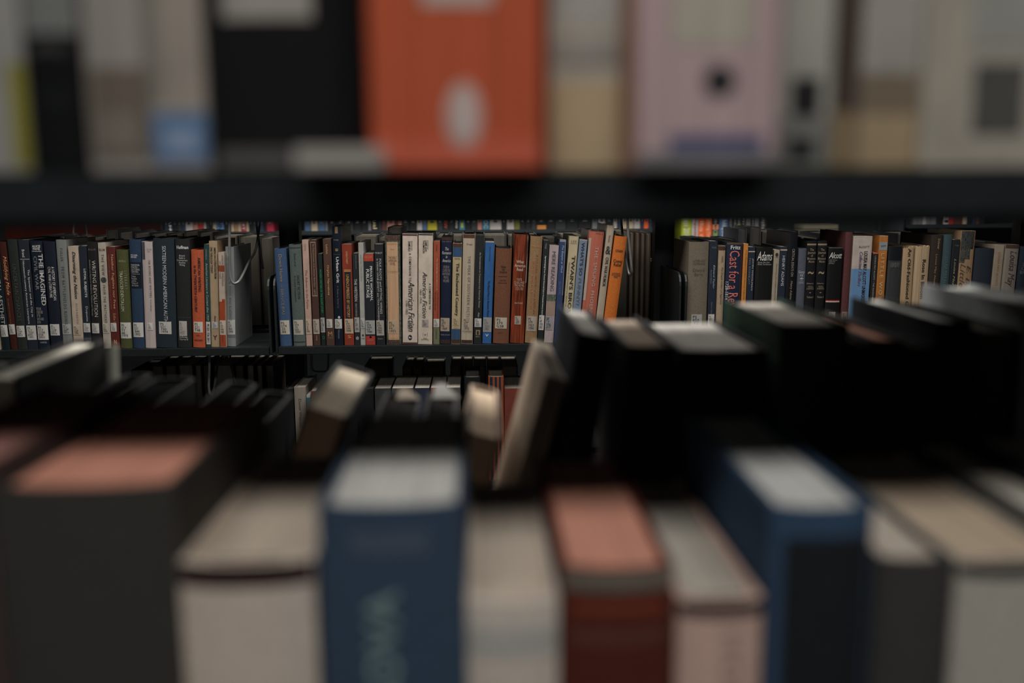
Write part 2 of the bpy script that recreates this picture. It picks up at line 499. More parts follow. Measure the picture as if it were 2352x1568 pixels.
B((127, 153, 551, 146, 169), 'j', (100, 101, 98), 'grey jacketed book with thin dark capitals FROM BATTLEFIELDS RISING',
  [('FULLER', 'v', .38, .62, 570, 599, (48, 50, 52), 'w'), ('FROM BATTLEFIELDS RISING', 'v', .36, .66, 612, 744, (56, 58, 60), 'w')], 'PS\n217\n.C58\nF85\n2011', (.06, .92, 743, 767), (), callpaper=(134, 134, 130))
B((155, 180, 566, 170, 193), 'p', (146, 132, 116), 'cream paperback with black script title Disarming the Nation',
  [('Disarming the Nation', 'v', .3, .72, 578, 685, (34, 32, 32), 'ib'), ('ELIZABETH', 'v', .45, .62, 696, 742, (96, 80, 72), 'w')], 'PS\n217\n.C58\nY68\n1999', (.02, .8, 747, 769), (), callpaper=(148, 136, 120))
B((181, 199, 565, 194, 212), 'p', (20, 27, 36), 'narrow black-navy book titled LOYAL SUBJECTS in white',
  [('LOYAL SUBJECTS', 'v', .38, .76, 617, 682, (172, 170, 166), 'b'), ('Duquette', 'v', .4, .75, 703, 738, (160, 158, 154)), ('O', 'h', .3, .7, 782, 789, (140, 140, 140))],
  'PS\n217\n.N38\nD37\n2010', (.04, .92, 742, 763), [(.02, .98, 776, 801, (66, 70, 74))])
B((199, 223, 556, 213, 236), 'j', (30, 28, 28), 'dark jacketed book titled WRITING REVOLUTION in spaced white capitals',
  [('ELLIS', 'h', .15, .85, 571, 575, (110, 104, 98), 'w'), ('WRITING REVOLUTION', 'v', .42, .78, 598, 727, (150, 146, 140)), ('Aesthetics and Politics in Hawthorne, Whitman and Thoreau', 'v', .1, .3, 596, 725, (120, 116, 110), 'i')],
  'PS\n217\n.P64\nB43\n2003', (.06, .8, 742, 765))
B((224, 243, 558, 238, 256), 'p', (140, 132, 120), 'pale spine with a small round portrait between words of its title',
  [('BLUM', 'h', .12, .88, 571, 576, (96, 54, 44), 'b'), ('THE VIEW', 'v', .34, .68, 584, 632, (46, 40, 40), 'w'), ('FROM THE MASTHEAD', 'v', .34, .68, 654, 742, (46, 40, 40), 'w')],
  'PS\n217\n.S4\nB68\n2008', (.04, .86, 742, 765), [(.12, .88, 636, 649, (52, 50, 50), 'marble', 'portrait_medallion')], callpaper=(150, 142, 130))
B((243, 265, 567, 257, 276), 'p', (70, 25, 20), 'maroon book titled Neither Fugitive nor Free in gold letters',
  [('Neither Fugitive nor Free', 'v', .42, .78, 585, 709, (176, 130, 92)), ('ATLANTIC SLAVERY, FREEDOM SUITS, AND THE LEGAL CULTURE OF TRAVEL', 'v', .14, .26, 585, 710, (130, 84, 64)), ('Edlie L', 'v', .4, .7, 720, 743, (150, 106, 76)), ('N', 'h', .35, .65, 781, 791, (170, 130, 90), 'b')],
  'PS\n217\n.S55\nW66\n2009', (.04, .72, 742, 762))
B((266, 295, 574, 278, 306), 'c', (62, 64, 38), 'olive green cloth book with silver capitals TRANSCENDENTALISM',
  [('BUELL', 'h', .25, .8, 597, 602, (140, 136, 120), 'w'), ('LITERARY', 'v', .62, .84, 622, 665, (104, 104, 84), 'w'), ('TRANSCENDENTALISM', 'v', .22, .5, 622, 715, (150, 150, 130))],
  'PS\n217\nT7\nB8\n1973', (.06, .94, 741, 778))
B((295, 324.5, 550, 307, 333), 'c', (34, 48, 66), 'blue cloth book with a black title panel near its top',
  [('MICHAEL\nBERUBE', 'h', .12, .75, 584, 592, WH), ('MARGINAL\nFORCES /\nCULTURAL\nCENTERS', 'h', .1, .88, 606, 626, (150, 150, 150)), ('Tolson,\nPynchon,\nand the\nPolitics of\nthe Canon', 'h', .1, .7, 632, 657, (140, 140, 140))],
  'PS\n221\n.B44\n1992', (.06, .95, 741, 775), [(.03, .97, 602, 662, (20, 22, 28)), (.1, .85, 628.5, 629.5, (130, 130, 130))])
B((324.5, 350.5, 555, 334.7, 359), 'j', (150, 138, 134), 'white and mauve spine with small dark capitals ON BOOKS AND WRITERS',
  [('ON BOOKS AND WRITERS', 'v', .6, .8, 597, 683, (70, 62, 62), 'w'), ('Bruccoli\nClark', 'h', .5, .95, 570, 579, (110, 100, 98)), ('Lindsay', 'v', .6, .76, 688, 716, (90, 80, 80), 'i')],
  'PS\n221\n.B66\n2010', (.28, .78, 742, 759), [(.02, .3, 556, 596, (62, 60, 64))], callpaper=(170, 164, 160))
B((350.5, 401.5, 548, 359, 407.5), 'c', (30, 37, 43), 'thick worn navy cloth volume titled SIXTEEN MODERN in white capitals',
  [('SIXTEEN MODERN AMERICAN AUTHORS', 'v', .44, .62, 565, 762, (160, 162, 164))], 'PS\n221\n.F45\n1974', (.17, .78, 740, 769), d=.165, callpaper=(156, 152, 144))
B((401.5, 436, 549, 408, 443), 'c', (31, 32, 32), 'charcoal cloth book with stacked white title lines, beside the orange book',
  [('Hoffman', 'h', .12, .92, 564, 572, (176, 174, 170), 'b'), ('Harvard\nGuide to\nContemporary\nAmerican\nWriting', 'h', .12, .85, 585, 612, (160, 158, 154), 'c'), ('Belknap\nHarvard', 'h', .15, .75, 774, 784, (150, 148, 144))],
  'PS\n221\nH357', (.14, .7, 739, 774), [(.03, .97, 730, 731, (52, 52, 52))], callpaper=(146, 140, 134), callink=(110, 106, 102))
B((438.5, 468, 574, 443, 473.5), 'c', (146, 70, 46), 'bright orange cloth book with black capitals AMERICAN WRITING',
  [('AMERICAN WRITING', 'v', .56, .78, 591, 670, (30, 24, 24), 'b'), ('in the TWENTIETH CENTURY', 'v', .22, .44, 610, 718, (30, 24, 24), 'b'), ('HARVARD', 'h', .12, .82, 782, 786, (44, 26, 22), 'b'), ('HI', 'h', .32, .58, 770, 775, (60, 32, 26))],
  'PS\n221\nT48', (.1, .84, 741, 766), (), d=.15, callpaper=(166, 158, 148))
B((468, 479.5, 561, 474, 485), 'p', (24, 48, 46), 'thin dark teal paperback between the orange and tan books',
  [('VANNELLA', 'v', .35, .6, 572, 597, (120, 126, 120)), ('American Literature in Context after 1929', 'v', .28, .72, 605, 738, (140, 146, 142))], '>PS 221 .Y36 2011', (.06, .94, 741, 794))
B((479, 499.5, 554, 485.5, 504.5), 'p', (136, 116, 92), 'tan paperback headed 1945 THROUGH TODAY in heavy black capitals',
  [('1945 THROUGH TODAY', 'v', .14, .42, 568, 628, (34, 30, 28), 'b'), ('AMERICAN LITERATURE FROM', 'v', .58, .84, 568, 640, (44, 38, 34), 'b'), ('Anno', 'v', .45, .66, 727, 742, (40, 34, 30), 'b'), ('Y', 'h', .25, .75, 773, 784, (50, 40, 36), 'b')],
  'PS\n225\n.A44\n2011', (.16, .86, 742, 757), (), callpaper=(150, 150, 150))
B((501, 515, 580, 504.7, 520.5), 'p', (146, 132, 118), 'cream paperback with rust red blocks in the middle and foot',
  [('AMERICAN', 'v', .55, .85, 586, 608, (100, 96, 96)), ('SINCE', 'v', .1, .42, 600, 608, (100, 96, 96)), ('WRITING', 'v', .5, .82, 626, 657, (96, 92, 92)), ('1945', 'v', .1, .4, 626, 640, (96, 92, 92)), ('Penguin', 'v', .3, .6, 772, 788, (90, 50, 30))],
  'PS\n225\n.R66\n1985', (.02, .98, 738, 772), [(.02, .98, 610, 624, (112, 50, 28)), (.02, .98, 694, 800, (124, 52, 26)), (.5, .98, 688, 695, (124, 52, 26))], callpaper=(160, 148, 134))
B((516.5, 538, 567, 523, 542), 'j', (108, 111, 110), 'silver grey jacketed book at the row end beside the empty shelf',
  [('AMERICAN STUDIES', 'v', .12, .4, 582, 605, (134, 138, 138)), ('CRITICAL ESSAYS AND READINGS', 'v', .3, .62, 622, 740, (90, 94, 94))], 'PS\n225\n.B66\n1990', (.04, .96, 738, 773), [(.02, .98, 773.5, 780, (88, 90, 90))], d=.165, callpaper=(150, 148, 144), back=.011)

# ---- between the uprights
B((628.6, 658.4, 571, 644, 671), 'c', (50, 68, 94), 'faded blue cloth book leaning left at the upright, gold lettering',
  [('Down Home', 'v', .36, .62, 584, 645, (130, 116, 84)), ('in BERNICE BIAS', 'v', .36, .6, 652, 720, (104, 100, 84))], 'PS\n374\n.S5\n.B6', (.1, .9, 733, 765), callpaper=(156, 148, 134))
B((662, 692.5, 562, 675, 702.7), 'c', (70, 78, 74), 'grey-green cloth book titled SHORT FICTION in small black capitals',
  [('Evans et al.', 'v', .4, .58, 582, 611, (30, 32, 32)), ('SHORT FICTION', 'v', .56, .78, 630, 684, (26, 28, 28)), ('A Critical Companion', 'v', .26, .48, 631, 690, (26, 28, 28))],
  'PS\n374\n.S5\nS65\n1997', (.06, .88, 732, 766), [(.02, .98, 568.5, 570, (30, 34, 34)), (.02, .98, 782, 783.5, (30, 34, 34))], callpaper=(150, 142, 130))
B((692.5, 709, 551, 704, 718), 'p', (150, 124, 112), 'thin pale pink paperback with faint brown title',
  [('The Adman in the Parlor', 'v', .3, .66, 618, 708, (104, 70, 62)), ('Garvey', 'v', .3, .6, 560, 575, (120, 90, 80))], 'PS\n374\n.S5\nG3\n1996', (.04, .9, 731, 765), (), callpaper=(154, 138, 124))
B((709, 728, 551, 721, 736), 'p', (56, 35, 28), 'dark brown paperback with a thin cream frame round its title',
  [('The Cultural Context of the American Short Story', 'v', .38, .62, 560, 658, (150, 130, 110)), ('LEVY', 'v', .38, .6, 664, 676, (150, 130, 110)), ('Cambridge', 'v', .38, .6, 768, 780, (150, 130, 110))],
  'PS\n374\n.S5\nL4\n1993', (.04, .96, 731, 765), [(.12, .16, 557, 678, (150, 124, 104)), (.8, .84, 557, 678, (150, 124, 104)), (.12, .84, 556, 557.4, (150, 124, 104)), (.12, .84, 677, 678.4, (150, 124, 104))], callpaper=(140, 130, 118))
B((728.6, 740.4, 583, 738.4, 749), 'p', (15, 22, 22), 'short thin black paperback with bright green title lettering',
  [('WOMEN WRITERS OF THE SHORT STORY', 'v', .3, .72, 618, 718, (30, 112, 66), 'b'), ('o', 'h', .3, .8, 770, 778, (24, 90, 50))], 'PS\n374\nS5', (.04, .96, 728, 762), (), callpaper=(132, 132, 126))
B((740.4, 761, 549, 750, 769), 'p', (60, 42, 33), 'brown paperback titled Orphan Narratives in gold',
  [('Loichot', 'v', .34, .6, 562, 583, GD), ('Orphan Narratives', 'v', .34, .66, 608, 676, (190, 140, 84)), ('M', 'h', .25, .75, 760, 771, (150, 110, 70)), ('Virginia', 'h', .2, .85, 773, 776, (140, 104, 70))],
  'PS\n374\n.S58\nL65\n2007', (.12, .82, 731, 751))
B((761.4, 783, 520, 770, 789.4), 'j', (19, 24, 33), 'tall black-navy book titled Urban Grit, highest of its neighbours',
  [('Hotly', 'h', .2, .75, 549, 553, (120, 120, 120)), ('Urban Grit', 'v', .38, .72, 589, 648, (176, 174, 170), 'b'), ('A Guide to Street Lit', 'v', .4, .62, 655, 706, (86, 84, 84)), ('LU', 'h', .36, .64, 570, 576, (190, 150, 90), 'b'), ('Newton', 'v', .38, .62, 756, 776, (100, 104, 110))],
  'PS\n374\n.U73\nH66\n2011', (.04, .88, 731, 753), [(.34, .68, 521, 536, (110, 90, 66)), (.1, .9, 583, 584, (60, 64, 70)), (.42, .7, 724, 730, (160, 160, 160), 'ink', 'emblem')])
B((783.7, 808, 561, 791.4, 814), 'p', (108, 40, 24), 'red-brown book with a black title panel and gold rules',
  [('OVERSTREET', 'v', .4, .58, 577, 606, (180, 140, 96)), ('UNENCUMBERED BY HISTORY', 'v', .36, .66, 630, 728, (176, 130, 72)), ('S', 'h', .35, .7, 769, 776, (170, 110, 60), 'b')],
  'PS\n374\n.V55\nO94\n1998', (.08, .96, 731, 765), [(.22, .84, 624, 731, (22, 22, 24)), (.18, .86, 619, 620.2, (176, 140, 90)), (.18, .86, 622, 623.2, (176, 140, 90))], callpaper=(150, 134, 116))
B((809, 822, 582, 815, 828), 'p', (22, 24, 27), 'thin black paperback titled THE WESTERN in condensed capitals',
  [('JEFFREY WALLMANN', 'v', .5, .7, 586, 617, (110, 108, 104)), ('THE WESTERN', 'v', .2, .7, 640, 691, (170, 166, 158)), ('PARABLES OF THE AMERICAN DREAM', 'v', .28, .6, 696, 726, (130, 126, 120))], 'PS\n374\n.W4', (.04, .96, 728, 762), [(.2, .8, 772, 780, (110, 110, 108), 'ink', 'emblem')], callpaper=(134, 132, 128))
B((822, 835, 558, 828.6, 840), 'p', (134, 132, 126), 'thin light grey paperback standing taller than the red-topped book',
  [('Willa Cather  Children and Others', 'v', .36, .56, 585, 645, (60, 58, 56)), ('Long', 'h', .15, .8, 775, 778, (50, 50, 50), 'b')], 'PS\n374\n.W6\nQ37\n1988', (.02, .98, 731, 753), [(.3, .7, 767, 772, (50, 50, 50), 'ink', 'emblem')], callpaper=(146, 146, 140))
B((834, 859, 583, 840, 863), 'p', (22, 25, 29), 'black book with red ends titled PRIVATE WOMAN PUBLIC STAGE',
  [('KELLEY', 'h', .1, .85, 589, 593, (170, 120, 100), 'w'), ('PRIVATE WOMAN,', 'v', .54, .84, 611, 690, (172, 170, 166), 'b'), ('PUBLIC STAGE', 'v', .2, .5, 618, 683, (172, 170, 166), 'b'), ('OXFORD', 'h', .2, .8, 779, 783, (170, 90, 74))],
  'PS\n374\n.W6\nK4\n1984', (.02, .98, 735, 767), [(.02, .98, 584, 600, (140, 52, 36)), (.02, .98, 771, 791.5, (132, 46, 38)), (.4, .62, 771.5, 776, (170, 110, 96), 'ink', 'emblem')], callpaper=(130, 130, 126))
B((859, 880, 561, 864, 886), 'p', (20, 21, 25), 'black book with two close lines of white capitals, FOLK ROOTS',
  [('MOBLEY', 'h', .1, .9, 579, 583, (150, 148, 144)), ('FOLK ROOTS and MYTHIC WINGS', 'v', .52, .76, 594, 720, (166, 164, 160)), ('in SARAH ORNE JEWETT and TONI MORRISON', 'v', .18, .42, 594, 738, (166, 164, 160)), ('Readers', 'h', .2, .75, 776, 779, (120, 118, 114))],
  'PS\n374\n.W6\nM63\n1991', (.04, .9, 735, 770), [(.02, .98, 725, 726, (50, 50, 52))], callpaper=(134, 128, 120))
B((882, 920, 541, 888, 923), 'j', (62, 66, 58), 'book bound in dark marbled paper with a cream spine panel',
  [('Ayer', 'h', .35, .62, 571, 574, (90, 70, 60)), ('THE EARLY\nAMERICAN\nNOVEL', 'h', .22, .78, 588, 608, (90, 70, 60), 'c')],
  'PS\n375\nF4\n1971', (.1, .82, 735, 766), [(.12, .86, 556, 780, (160, 128, 100), 'jacket'), (.02, .98, 541.5, 552, (62, 46, 40)), (.14, .84, 559, 560, (96, 66, 48)), (.14, .84, 561.3, 562.3, (96, 66, 48)), (.14, .84, 622, 623, (96, 66, 48)), (.14, .84, 625, 626, (96, 66, 48)), (.14, .84, 776, 777, (96, 66, 48)), (.02, .98, 782, 791, (58, 44, 38))],
  surface='marble', d=.15, callpaper=(150, 130, 108), callink=(60, 54, 50))
B((923.5, 960, 537, 924.3, 959.6), 'p', (166, 152, 140), 'thick pale cream book, left one of the matching Companion pair',
  [('EDITED BY', 'v', .55, .66, 553, 575, (80, 70, 66)), ('SAMUELS', 'v', .38, .52, 554, 577, BK, 'b'), ('A COMPANION TO', 'v', .42, .58, 581, 646, BK, 'bw'), ('American Fiction', 'v', .38, .8, 646, 762, BK, 'i'), ('1780–1865', 'v', .2, .36, 691, 722, (60, 54, 52)), ('b', 'h', .42, .6, 774, 778, (190, 180, 170), 'b')],
  'PS\n377\n.C66\n2007', (.32, .7, 736, 753), [(.01, .99, 538, 541.5, (60, 38, 34)), (.36, .64, 770, 782, (26, 26, 28), 'ink', 'emblem', .0004), (.01, .99, 787.5, 792, (60, 38, 34))], callpaper=(140, 132, 124), d=.17)
B((960.6, 995, 537, 959.6, 993.7), 'p', (164, 152, 138), 'thick pale cream book, right one of the matching Companion pair',
  [('EDITED BY', 'v', .6, .7, 552, 573, (80, 70, 66)), ('LAMB AND', 'v', .46, .58, 552, 578, BK, 'b'), ('THOMPSON', 'v', .3, .43, 552, 581, BK, 'b'), ('A COMPANION TO', 'v', .74, .88, 650, 710, BK, 'bw'), ('American Fiction', 'v', .3, .62, 624, 731, BK, 'i'), ('1865–1914', 'v', .1, .24, 665, 696, (60, 54, 52)), ('WILEY\nBLACKWELL', 'h', .24, .76, 777, 782, (40, 38, 38), 'bc'), ('W', 'h', .42, .58, 768, 772, (40, 38, 38), 'b')],
  'PS\n377\n.C665\n2009', (.26, .72, 734, 751), [(.01, .99, 537.8, 540.5, (30, 30, 32)), (.34, .36, 765, 774, (60, 56, 54)), (.64, .66, 765, 774, (60, 56, 54))], callpaper=(136, 128, 120), d=.17)
B((995.7, 1011, 554, 994.7, 1010), 'p', (124, 58, 38), 'thin rust orange paperback with a sage green foot',
  [('Crane', 'v', .4, .62, 563, 577, (60, 28, 22)), ('The Cambridge Introduction to', 'v', .42, .66, 593, 667, (190, 150, 120)), ('The Nineteenth-Century', 'v', .55, .82, 670, 732, (80, 34, 24)), ('American Novel', 'v', .18, .45, 670, 712, (80, 34, 24)), ('CAMBRIDGE', 'v', .36, .6, 756, 780, (60, 60, 44))],
  'PS\n377\n.C73\n2007', (.04, .96, 733, 752), [(.01, .99, 753, 792, (88, 90, 66))])
B((1012.6, 1039.6, 545, 1010.6, 1035), 'j', (24, 30, 46), 'navy jacketed book with white italic title, The Romance in America',
  [('JOEL PORTE', 'h', .05, .95, 554, 557, (120, 116, 112), 'w'), ('The\nRomance\nin\nAmerica', 'h', .08, .95, 568, 602, (168, 164, 160), 'ic'), ('STUDIES IN\nCOOPER, POE\nHAWTHORNE\nMELVILLE\nAND JAMES', 'h', .14, .86, 610, 650, (120, 114, 112), 'c'), ('WESLEYAN', 'h', .06, .92, 769, 772, (130, 126, 122), 'w')],
  'PS\n377\nP6\n1969', (.02, .88, 731, 762), [(.02, .98, 545.5, 552, (56, 40, 36)), (.02, .98, 782, 791, (48, 38, 36))], callpaper=(138, 124, 110))
B((1040, 1061.6, 559, 1036, 1057.5), 'j', (150, 134, 104), 'cream and blue book titled The Enchanted Country in blackletter style',
  [('ROWE', 'h', .25, .8, 592, 596, (60, 52, 44)), ('The Enchanted Country', 'v', .3, .74, 604, 726, (26, 34, 40), 'b'), ('LSU', 'h', .25, .75, 753, 756, (60, 48, 40), 'w')],
  'PS\n377\n.R6', (.14, .84, 731, 749), [(.02, .98, 568, 590, (44, 66, 94)), (.02, .98, 559.5, 568, (66, 44, 36)), (.02, .98, 757, 782, (44, 64, 88)), (.02, .98, 782, 791, (58, 42, 36))], callpaper=(146, 132, 108), callink=(80, 70, 60))
B((1063, 1092, 538, 1058.6, 1085.7), 'j', (146, 134, 118), 'cream jacketed book with thin capitals FOLK OF SOUTHERN FICTION',
  [('Skaggs', 'h', .3, .82, 559, 563, (70, 62, 58)), ('THE FOLK OF SOUTHERN FICTION', 'v', .44, .68, 588, 742, (84, 76, 68), 'w'), ('LSU PRESS', 'h', .2, .92, 763, 766, (100, 84, 74), 'w')],
  'PS\n377\nS55\n1972', (.1, .9, 731, 762), [(.02, .98, 538.5, 547, (72, 48, 38)), (.02, .98, 783, 791, (54, 40, 36))], callpaper=(144, 132, 116), callink=(60, 54, 50))
B((1092.6, 1111.6, 540, 1087, 1106.5), 'p', (20, 22, 24), 'narrow black paperback left of the bright blue book',
  [('An Introduction to Contemporary American Fiction', 'v', .46, .72, 580, 708, (150, 146, 140)), ('Alan', 'v', .46, .7, 719, 730, (150, 146, 140)), ('NYU', 'h', .25, .75, 774, 778, (120, 104, 80), 'b')],
  'PS\n379\n.B54\n2003', (.08, .94, 733, 753), [(.26, .78, 760, 772, (120, 100, 74)), (.38, .64, 762, 771.5, (22, 22, 24), 'ink', 'emblem', .0004)])
B((1114, 1136, 555, 1107.5, 1128.6), 'p', (34, 74, 120), 'bright blue paperback with a white horned emblem at its foot',
  [('David Galloway', 'v', .42, .66, 567, 600, (20, 36, 70)), ('The Absurd Hero in American Fiction', 'v', .42, .66, 645, 729, (14, 18, 34), 'b'), ('V', 'h', .3, .68, 770, 776, (180, 178, 174), 'b')],
  'PS\n379\n.G24\n1981', (.02, .98, 731, 765), [(.02, .98, 555, 557, (150, 140, 126))], callpaper=(124, 122, 118), callink=(96, 94, 92))
B((1138, 1177, 571, 1131.4, 1169), 'c', (92, 60, 44), 'wide rust brown cloth book with small black centred title',
  [('Rebels\nand\nAncestors', 'h', .26, .74, 610, 627, (40, 28, 24), 'bc'), ('Geismar', 'h', .28, .7, 642, 645, (54, 36, 30), 'b'), ('A.W.C', 'h', .3, .58, 765, 768, (50, 32, 28), 'b')],
  'PS\n379\nG38', (.1, .84, 731, 757), [(.2, .76, 635, 636, (44, 30, 26)), (.2, .76, 650, 651, (44, 30, 26))], d=.155, callpaper=(150, 142, 128))
B((1179.3, 1216.3, 539, 1171.4, 1203), 'j', (96, 42, 24), 'book with a wood grain photograph jacket titled What America Read',
  [('What\nAmerica\nRead', 'h', .1, .88, 598, 623, (180, 166, 154), 'c'), ('TASTE,\nCLASS, AND\nTHE NOVEL', 'h', .12, .86, 640, 659, (160, 136, 120), 'c'), ('1920-1960', 'h', .2, .8, 660, 668, (150, 116, 96), 'i'), ('HUTNER', 'h', .22, .8, 696, 700, (170, 150, 136), 'w')],
  'PS\n379\n.H86\n2009', (.26, .72, 728, 748), [(.94, 1.0, 541, 650, (128, 118, 108))], surface='wood', callpaper=(140, 128, 118))
B((1218, 1247.5, 543, 1205, 1232.7), 'c', (118, 94, 68), 'tan cloth book with faded rust lettering, A CULTURAL HISTORY',
  [('Minter', 'h', .1, .9, 563, 569, (150, 106, 68)), ('A CULTURAL HISTORY of the AMERICAN', 'v', .52, .72, 584, 724, (130, 74, 40), 'i'), ('NOVEL AND ITS AUTHORS', 'v', .24, .42, 600, 712, (150, 92, 56))], 'PS\n379\n.M53\n1994', (.08, .9, 729, 764), callpaper=(138, 128, 116))
B((1248, 1262.4, 552, 1233.7, 1247.5), 'p', (20, 23, 25), 'thin black paperback left of the pale MERE READING spine',
  [('Appropriate[ing] Dress: Women\'s Rhetorical Style in Nineteenth-Century America', 'v', .36, .66, 588, 728, (176, 174, 166), 'b'), ('Mattingly', 'v', .3, .6, 560, 572, (130, 130, 126))], 'PS\n409\n.M38\n2002', (.06, .96, 727, 762))
B((1262, 1284.5, 564, 1249, 1271), 'p', (138, 124, 124), 'pale mauve paperback titled MERE READING in thin grey capitals',
  [('MERE READING', 'v', .32, .7, 578, 670, (66, 62, 70))], 'PS\n379', (.04, .8, 729, 762), [(.02, .98, 678, 694, (72, 78, 66), 'marble'), (.02, .98, 694, 728, (124, 104, 92))], callpaper=(120, 118, 120))
B((1285.7, 1301, 551, 1272, 1287), 'p', (34, 48, 78), 'thin blue paperback edged in grey, titled The Essayist at Work',
  [('The Essayist at Work', 'v', .3, .72, 564, 628, (140, 150, 170), 'i'), ('GUTKIND', 'v', .3, .6, 648, 680, (76, 92, 126))], bands=[(.02, .98, 551, 556, (110, 112, 120)), (.86, .99, 556, 680, (100, 104, 114))])
B((1307, 1330.6, 543, 1288, 1309), 'p', (150, 138, 112), 'cream paperback with large brown-black capitals and LEE at its head',
  [('LEE', 'h', .22, .8, 552, 557, (70, 62, 50), 'w'), ("TWAIN'S BROS", 'v', .42, .82, 588, 722, (40, 32, 26), 'b'), ('Humor in Contemporary America', 'v', .1, .3, 604, 706, (70, 62, 50))], bands=[(.15, .85, 559.5, 560.3, (110, 98, 80))])
B((1330.6, 1350, 551, 1309, 1327.6), 'p', (92, 104, 118), "grey-blue paperback lettered WHAT'S SO in dark capitals",
  [("WHAT'S SO", 'v', .3, .72, 557, 634, (34, 40, 62), 'b'), ('FUNNY?', 'v', .3, .7, 640, 704, (74, 84, 100), 'b')], bands=[(.02, .98, 551, 553, (130, 132, 136))])
B((1351.3, 1391, 530, 1329.6, 1362), 'j', (144, 82, 66), 'tall salmon pink jacketed book titled THE SMILING PHOENIX',
  [('HALL', 'h', .45, .95, 534, 538, (60, 36, 32), 'w'), ('THE  SMILING  PHOENIX', 'v', .5, .72, 567, 735, (160, 140, 128))], bands=[(.0, .17, 548, 694, (140, 130, 118)), (.01, .99, 530.3, 532, (70, 50, 44))], rag=.002)
B((1395, 1411.6, 518, 1362, 1379), 'j', (140, 128, 112), 'tall thin cream book leaning right with black condensed title',
  [('Nickels', 'v', .36, .62, 541, 557, (50, 46, 42)), ('CIVIL WAR HUMOR', 'v', .3, .74, 592, 660, (36, 34, 34), 'b'), ('&', 'h', .15, .9, 566, 585, (44, 40, 38), 'b')])
B((1411.6, 1441, 543, 1380, 1408.7), 'c', (158, 86, 36), 'bright orange cloth book leaning right, last before the wire support',
  [('COHEN', 'h', .18, .8, 574, 580, (44, 30, 24), 'b'), ('Comic\nRelief', 'h', .12, .88, 597, 613, (40, 26, 22), 'bc'), ('UNIVERSITY\nOF ILLINOIS\nPRESS', 'h', .14, .86, 628, 640, (70, 42, 26), 'bc')], d=.15)

# ---- right of the second upright
B((1582, 1629.5, 556, 1574, 1621.6), 'c', (92, 84, 72), 'thick faded khaki cloth volume with blind-stamped title, beside the upright',
  [('LITERARY\nREMAINS', 'h', .2, .85, 596, 608, (74, 67, 57), 'c'), ('Edward\nBerry', 'h', .22, .8, 616, 636, (74, 67, 57), 'c')], 'PS\n850\n.T2', (.22, .76, 723, 750), d=.17, callpaper=(130, 130, 126))
B((1630, 1649, 554, 1622.6, 1641), 'p', (20, 27, 38), 'navy paperback with slanted white lettering next to the khaki volume',
  [('TUSAS', 'h', .25, .85, 567, 571, (90, 94, 100)), ('Edward Taylor', 'v', .5, .76, 609, 664, (146, 150, 154), 'i'), ('Revised Edition', 'v', .2, .4, 620, 652, (96, 100, 108), 'i'), ('Norman S. Grabo', 'v', .4, .6, 694, 722, (90, 94, 100), 'i')], 'PS\n850\n.T2\nZ67\n1988', (.1, .88, 723, 757))
B((1649.7, 1667, 565, 1641.4, 1658), 'c', (132, 116, 96), 'cream book with a brown head, left of the navy and coral book',
  [('WARD', 'v', .45, .68, 588, 603, (70, 60, 52)), ('The Simple Cobler of Aggawam', 'v', .42, .74, 614, 700, (56, 48, 42), 'i')], bands=[(.02, .98, 565.5, 575, (58, 40, 32))])
B((1668, 1707.6, 557, 1659, 1696.7), 'j', (26, 34, 50), 'navy jacketed book with big coral letters Cast for a',
  [('Fritz', 'h', .24, .86, 564, 573, (176, 174, 170), 'b'), ('Cast for a Revolution', 'v', .2, .82, 576, 770, (176, 92, 82)), ('1728-1814', 'v', .02, .2, 648, 690, (150, 150, 150), 'b')], bands=[(.02, .98, 557.5, 562, (74, 58, 48)), (.9, .98, 562, 786, (60, 36, 28))])
B((1708.6, 1719, 560, 1697.7, 1708.6), 'p', (158, 102, 46), 'thin golden orange paperback between two navy books',
  [('Phillis Wheatley in the Black American Beginnings', 'v', .35, .7, 575, 690, (80, 48, 28))], bands=[(.02, .98, 560, 562, (150, 120, 90))])
B((1719, 1735.7, 567.5, 1709, 1725), 'p', (19, 27, 38), 'navy paperback with a cream stripe, titled in two lines of white capitals',
  [('JOHN WOOLMAN', 'v', .56, .84, 594, 668, (150, 152, 152)), ('PAUL ROSENBLATT', 'v', .16, .38, 594, 654, (116, 118, 120), 'w')], bands=[(.02, .98, 577, 579.5, (140, 126, 112))])
B((1736, 1777, 569, 1726.4, 1765), 'j', (22, 22, 22), 'wide glossy black book with flowing white script near its top',
  [('Adams', 'h', .06, .98, 578, 599, (190, 188, 182), 'i'), ('Novels, Mont Saint\nMichel, The Education', 'h', .1, .94, 601, 610, (140, 136, 130), 'i')])
B((1778, 1791.6, 574, 1766, 1779), 'p', (128, 118, 102), 'thin cream paperback with a round black emblem at its head',
  [('Democracy AN AMERICAN NOVEL', 'v', .4, .68, 606, 694, (66, 58, 50), 'i')], bands=[(.22, .78, 581, 590, (38, 36, 36), 'ink', 'emblem'), (.2, .8, 591, 592, (80, 70, 60))])
B((1792, 1809.4, 567, 1779.8, 1796.6), 'p', (20, 28, 40), 'navy paperback with a cream stripe, next to the tall plain black book',
  [('HENRY ADAMS', 'v', .34, .72, 588, 658, (156, 158, 158))], bands=[(.02, .98, 573, 576, (140, 126, 112))])
B((1810.4, 1834, 534, 1797, 1819), 'j', (18, 19, 22), 'tall black book with narrow capitals CRITICAL ESSAYS ON',
  [('CRITICAL ESSAYS ON', 'v', .46, .72, 572, 636, (130, 122, 108)), ('Henry Adams', 'v', .4, .7, 646, 690, (140, 120, 96), 'i')])
